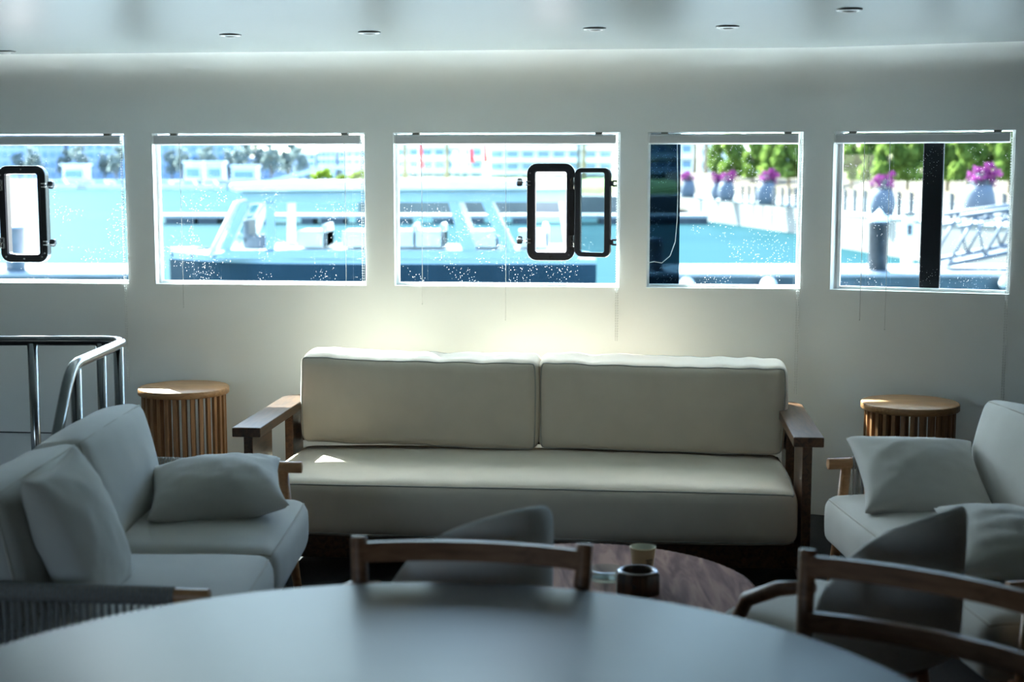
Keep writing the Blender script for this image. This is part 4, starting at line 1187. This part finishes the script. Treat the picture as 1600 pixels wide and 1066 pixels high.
def make_palm(label):
    t = empty('palm_tree', (0, 0, 0), 0, label, 'palm tree', 'palm trees in front of the white apartments')
    mb = MB(); mb.tube([(0, 0, 0), (.1, 0, 4), (0, .05, 8.6)], [.42, .30, .26], 10); mb.build('trunk', M['bark'], t)
    mb = MB(); rnd = random.Random(3)
    for i in range(22):
        a = i * 2.4; tilt = rnd.uniform(-.3, 1.0); P_ = []
        for k in range(7):
            s = k / 6; r = 2.8 * s; P_.append(Vector((math.cos(a) * r, math.sin(a) * r, 8.5 + 1.9 * s * (1 - tilt) - 2.2 * s * s)))
        sd = Vector((-math.sin(a), math.cos(a), 0))
        for k in range(6):
            w0, w1 = .38 * math.sin(PI * (k + .3) / 6.6), .38 * math.sin(PI * (k + 1.3) / 6.6)
            mb.face([P_[k], P_[k] + sd * w0 - Vector((0, 0, w0 * .5)), P_[k + 1] + sd * w1 - Vector((0, 0, w1 * .5)), P_[k + 1]])
            mb.face([P_[k], P_[k] - sd * w0 - Vector((0, 0, w0 * .5)), P_[k + 1] - sd * w1 - Vector((0, 0, w1 * .5)), P_[k + 1]])
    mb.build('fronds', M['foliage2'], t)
    return t
pm0 = None
for px, Y, lb in ((1085, 185, 'palm trunk at the left in the squarish window'), (1102, 176, 'palm trunk second from left in the squarish window'), (1147, 178, 'palm trunk above the pair of planters'),
                  (1176, 172, 'palm trunk in the middle right of the squarish window'), (1214, 170, 'palm trunk at the right in the squarish window'),
                  (912, 190, 'palm trunk above the lid of the open porthole hatch'), (633, 205, 'palm trunk at the left edge of the middle window'), (698, 205, 'palm trunk between the flags in the middle window')):
    q = P2(px, 280, Y)
    if pm0 is None: pm0 = make_palm(lb); t = pm0
    else: t = copy_tree(pm0)
    t.location = (q.x, Y, QZ); t.rotation_euler = (0, 0, px * .37); t['label'] = lb

def make_flag(px, pyb, pyt, Y, mat, label, wpx=9):
    q = P2(px, pyb, Y); e = P2(px, pyt, Y); h = e.z - QZ
    t = empty('feather_flag', (q.x, Y, QZ), 0, label, 'flag')
    mb = MB(); mb.tube([(0, 0, 0), (0, 0, h)], .06, 8); mb.build('pole', M['bldwhite'], t)
    w_ = wpx * Y / F; z0 = q.z - QZ
    mb = MB(); bm = mb.bm; vs = []
    for i in range(12):
        s = i / 11; z = z0 + (h - z0) * s
        row = []
        for j in range(4):
            u = j / 3; row.append((.06 + w_ * u * (1 - .35 * s), .12 * math.sin(3 * u + 4 * s), z))
        vs.append(row)
    for i in range(11):
        for j in range(3):
            mb.face([vs[i][j], vs[i][j + 1], vs[i + 1][j + 1], vs[i + 1][j]])
    o_ = mb.build('cloth', mat, t); m_ = o_.modifiers.new('thickness', 'SOLIDIFY'); m_.thickness = .03
for a in ((654, 264, 224, 190, M['flagred'], 'tall red banner flag at the left of the middle window', 8), (733, 254, 232, 195, M['flagred'], 'short red banner flag in the centre of the middle window', 8),
          (755, 254, 222, 196, M['flagred'], 'pale red banner flag right of the short red one', 7), (708, 268, 235, 186, M['flagwhite'], 'white banner flag left of the red pair', 8),
          (721, 262, 222, 188, M['flagwhite'], 'white banner flag touching the red pair', 8), (1119, 255, 243, 165, M['flagred'], 'small red flag left of the tall green tree in the squarish window', 6),
          (1199, 242, 222, 165, M['flagred'], 'red flag high at the right of the squarish window', 7)): make_flag(*a)
t = empty('lamp_post', (P2(904, 280, 160).x, 160, QZ), 0, 'dark lamp post above the open porthole hatch', 'lamp post')
mb = MB(); mb.tube([(0, 0, 0), (0, 0, 7.5)], [.22, .16], 10); mb.build('pole', M['bollard'], t)
mb = MB(); mb.box(-.5, .5, -.15, .15, 7.5, 7.65); mb.build('lamp_head', M['bollard'], t)

# low lawn bank behind the tour boat
mb = MB(); bm = mb.bm; rows = []
for i in range(60):
    px = 560 + 500 * i / 59; row = []
    for j, (Y, z) in enumerate(((141, -.6), (142, .15), (146, .5), (152, .85), (180, .9), (320, .9))):
        p = P2(px, 280, Y); row.append(bm.verts.new((p.x, Y, z + .25 * noise.noise(Vector((i * .5, j, 4))))))
    rows.append(row)
for A, B in zip(rows, rows[1:]):
    for j in range(5):
        f = bm.faces.new([A[j], B[j], B[j + 1], A[j + 1]]); f.smooth = True
struct(mb.build('lawn_bank', plain('lime_lawn', (.20, .25, .05), .9, noise_amt=.3, scale=.4)))

mb = MB(); mb.box(P2(560, 300, 131).x, P2(1060, 300, 131).x, 131, 330, WZ - 1, QZ); struct(mb.build('far_quay_edge', M['concrete']))
# ---- far shore on the left
SY = 3.93 * F / 25.0
mb = MB(); mb.box(P2(-500, 290, SY).x, P2(640, 290, SY).x, SY, SY + 120, WZ - 1, WZ + 2.0); struct(mb.build('far_quay', M['shore']))
fb = [(-420, -175, 168, 'hazy blue apartment block at the far shore, outside the left edge'), (-160, -20, 176, 'hazy blue apartment block at the far shore left of the leftmost porthole'),
      (-8, 98, 170, 'hazy blue apartment block at the far shore behind the leftmost porthole'), (108, 232, 176, 'hazy blue apartment block at the far shore right of the leftmost porthole'),
      (240, 366, 182, 'hazy blue apartment block on the far shore in the second window')]
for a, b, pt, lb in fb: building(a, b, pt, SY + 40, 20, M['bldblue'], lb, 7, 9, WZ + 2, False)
fb2 = [(455, 492, 241, 'pale grey block at the far shore left of the blue towers'), (496, 524, 236, 'pale blue tower block in the second window, left of its twin'), (530, 575, 236, 'pale blue tower block at the right of the second window'), (372, 450, 248, 'low grey building behind the trees of the far shore')]
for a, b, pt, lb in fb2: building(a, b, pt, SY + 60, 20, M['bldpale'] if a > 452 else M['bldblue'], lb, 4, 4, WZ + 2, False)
ft = None
far_trees = [(-20, 1.0), (20, .9), (52, 1.1), (92, 1.0), (126, 1.15), (155, .9), (182, 1.1), (262, 1.0), (285, 1.1), (305, .95), (328, 1.15), (352, 1.0), (378, 1.3), (400, 1.35), (424, 1.3), (446, 1.25), (470, 1.1)]
for k, (px, s) in enumerate(far_trees):
    q = P2(px, 280, SY + 24)
    lb = 'hazy tree on the far shore under the buildings in the leftmost window' if px < 200 else 'hazy tree on the far shore in the second window'
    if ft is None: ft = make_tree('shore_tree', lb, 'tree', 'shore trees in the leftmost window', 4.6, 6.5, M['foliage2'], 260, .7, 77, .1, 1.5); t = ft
    else: t = copy_tree(ft)
    t.location = (q.x, SY + 24 + 5 * (k % 2), WZ + 2); t.scale = (s, s, s); t.rotation_euler = (0, 0, k * 2.1); t['label'] = lb
    t['group'] = 'shore trees in the leftmost window' if px < 200 else 'shore trees in the second window'
for px0, px1, pt, lb in ((288, 314, 255, 'low pale pavilion on the far shore, left of its twin'), (323, 347, 255, 'low pale pavilion on the far shore, right of its twin'), (362, 400, 261, 'long low shed on the far shore by the footbridge end'), (98, 132, 259, 'low pale pavilion on the far shore in the leftmost window')):
    a = P2(px0, 280, SY + 4); b = P2(px1, pt, SY + 4)
    t = empty('pavilion', ((a.x + b.x) / 2, SY + 4, WZ + 2), 0, lb, 'building'); w_ = b.x - a.x; h = b.z - WZ - 2
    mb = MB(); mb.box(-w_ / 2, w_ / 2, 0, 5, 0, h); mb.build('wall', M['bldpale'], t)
    mb = MB(); mb.box(-w_ / 2 - .4, w_ / 2 + .4, -.5, 5.5, h, h + .5); mb.build('roof', M['bldwhite'], t)
    mb = MB(); mb.box(-w_ * .4, w_ * .4, -.1, .05, h * .2, h * .7); mb.build('window_band', M['bldwin'], t)
# moored white motor boats along that shore
def small_boat(label):
    t = empty('motor_boat', (0, 0, 0), 0, label, 'boat', 'white motor boats moored along the far shore')
    mb = MB(); bm = mb.bm; cols = []
    for i in range(9):
        s = i / 8; hb = 1.2 * (1 - max(0, (s - .5) / .5) ** 2 * .97); z = 1.0 + .35 * s
        cols.append([bm.verts.new((-3.5 + 7 * s, -hb, z)), bm.verts.new((-3.4 + 6.6 * s, -hb * .7, -.2)), bm.verts.new((-3.4 + 6.6 * s, hb * .7, -.2)), bm.verts.new((-3.5 + 7 * s, hb, z))])
    for A, B in zip(cols, cols[1:]):
        for j in range(4): bm.faces.new([A[j], A[(j + 1) % 4], B[(j + 1) % 4], B[j]])
    bm.faces.new(cols[0]); bm.faces.new(cols[-1]); mb.build('hull', M['boatwhite'], t)
    mb = MB(); mb.prism([Vector((-2.2, -.8, 1.0)), Vector((1.6, -.8, 1.0)), Vector((.5, -.8, 2.2)), Vector((-2.0, -.8, 2.2))], (0, 1.6, 0)); mb.build('cabin', M['boatwhite'], t)
    mb = MB(); mb.prism([Vector((-1.7, -.83, 1.4)), Vector((1.0, -.83, 1.4)), Vector((.5, -.83, 1.95)), Vector((-1.7, -.83, 1.95))], (0, 1.66, 0)); mb.build('window_band', M['bldwin'], t)
    return t
b0_ = None
for px, dY, lb in ((97, -6, 'white motor boat moored right of the leftmost porthole'), (160, -4, 'white motor boat moored by the right side of the leftmost window'), (194, -13, 'white motor boat at the right edge of the leftmost window'),
                   (262, -8, 'small white boat at the left of the second window'), (299, -17, 'small white boat second from left in the second window'), (332, -14, 'small white boat third from left in the second window'), (-30, -6, 'white motor boat beyond the left edge')):
    q = P2(px, 292, SY + dY)
    if b0_ is None: b0_ = small_boat(lb); t = b0_
    else: t = copy_tree(b0_)
    t.location = (q.x, SY + dY, WZ); t.rotation_euler = (0, 0, .3 * math.sin(px)); t['label'] = lb
# curved footbridge
br = empty('footbridge', (P2(480, 280, 250).x, 250, WZ), 0, 'pale curved footbridge rising to the right in the second window', 'bridge')
mb = MB(); bo2 = Vector(br.location); pts = []
for px, py in ((372, 291), (400, 287.5), (430, 282), (455, 276), (480, 269), (500, 264), (530, 262), (570, 262), (610, 263), (650, 265)):
    pts.append(P2(px, py, 250) - bo2)
for a, b in zip(pts, pts[1:]):
    mb.hexa([a + Vector((0, 0, -.35)), b + Vector((0, 0, -.35)), b + Vector((0, 3.5, -.35)), a + Vector((0, 3.5, -.35)), a + Vector((0, 0, .4)), b + Vector((0, 0, .4)), b + Vector((0, 3.5, .4)), a + Vector((0, 3.5, .4))])
mb.build('deck', M['bridge'], br)
for i in (2, 4, 6, 8):
    q = pts[i]; mb = MB(); mb.box(q.x - .35, q.x + .35, 1.2, 2.3, -.5, q.z - .3); mb.build('pier', M['shore'], br)
bs = None
for px, s, lb in ((505, 1.25, 'lime green bush under the footbridge'), (534, .7, 'small lime green bush right of the larger one under the footbridge'), (560, 1.1, 'lime green bush at the right edge of the second window')):
    q = P2(px, 284, 140)
    if bs is None:
        bs = empty('round_bush', q, 0, lb, 'bush', 'lime green bushes'); leaf_cloud(2.2, .95, 420, .2, 55, .1).build('foliage', M['bush'], bs)
        mb = MB(); mb.tube([(0, 0, -1.0), (0, 0, .6)], .06, 6); mb.build('stem', M['bark'], bs); t = bs
    else: t = copy_tree(bs)
    t.location = q; t.scale = (s, s, s); t['label'] = lb
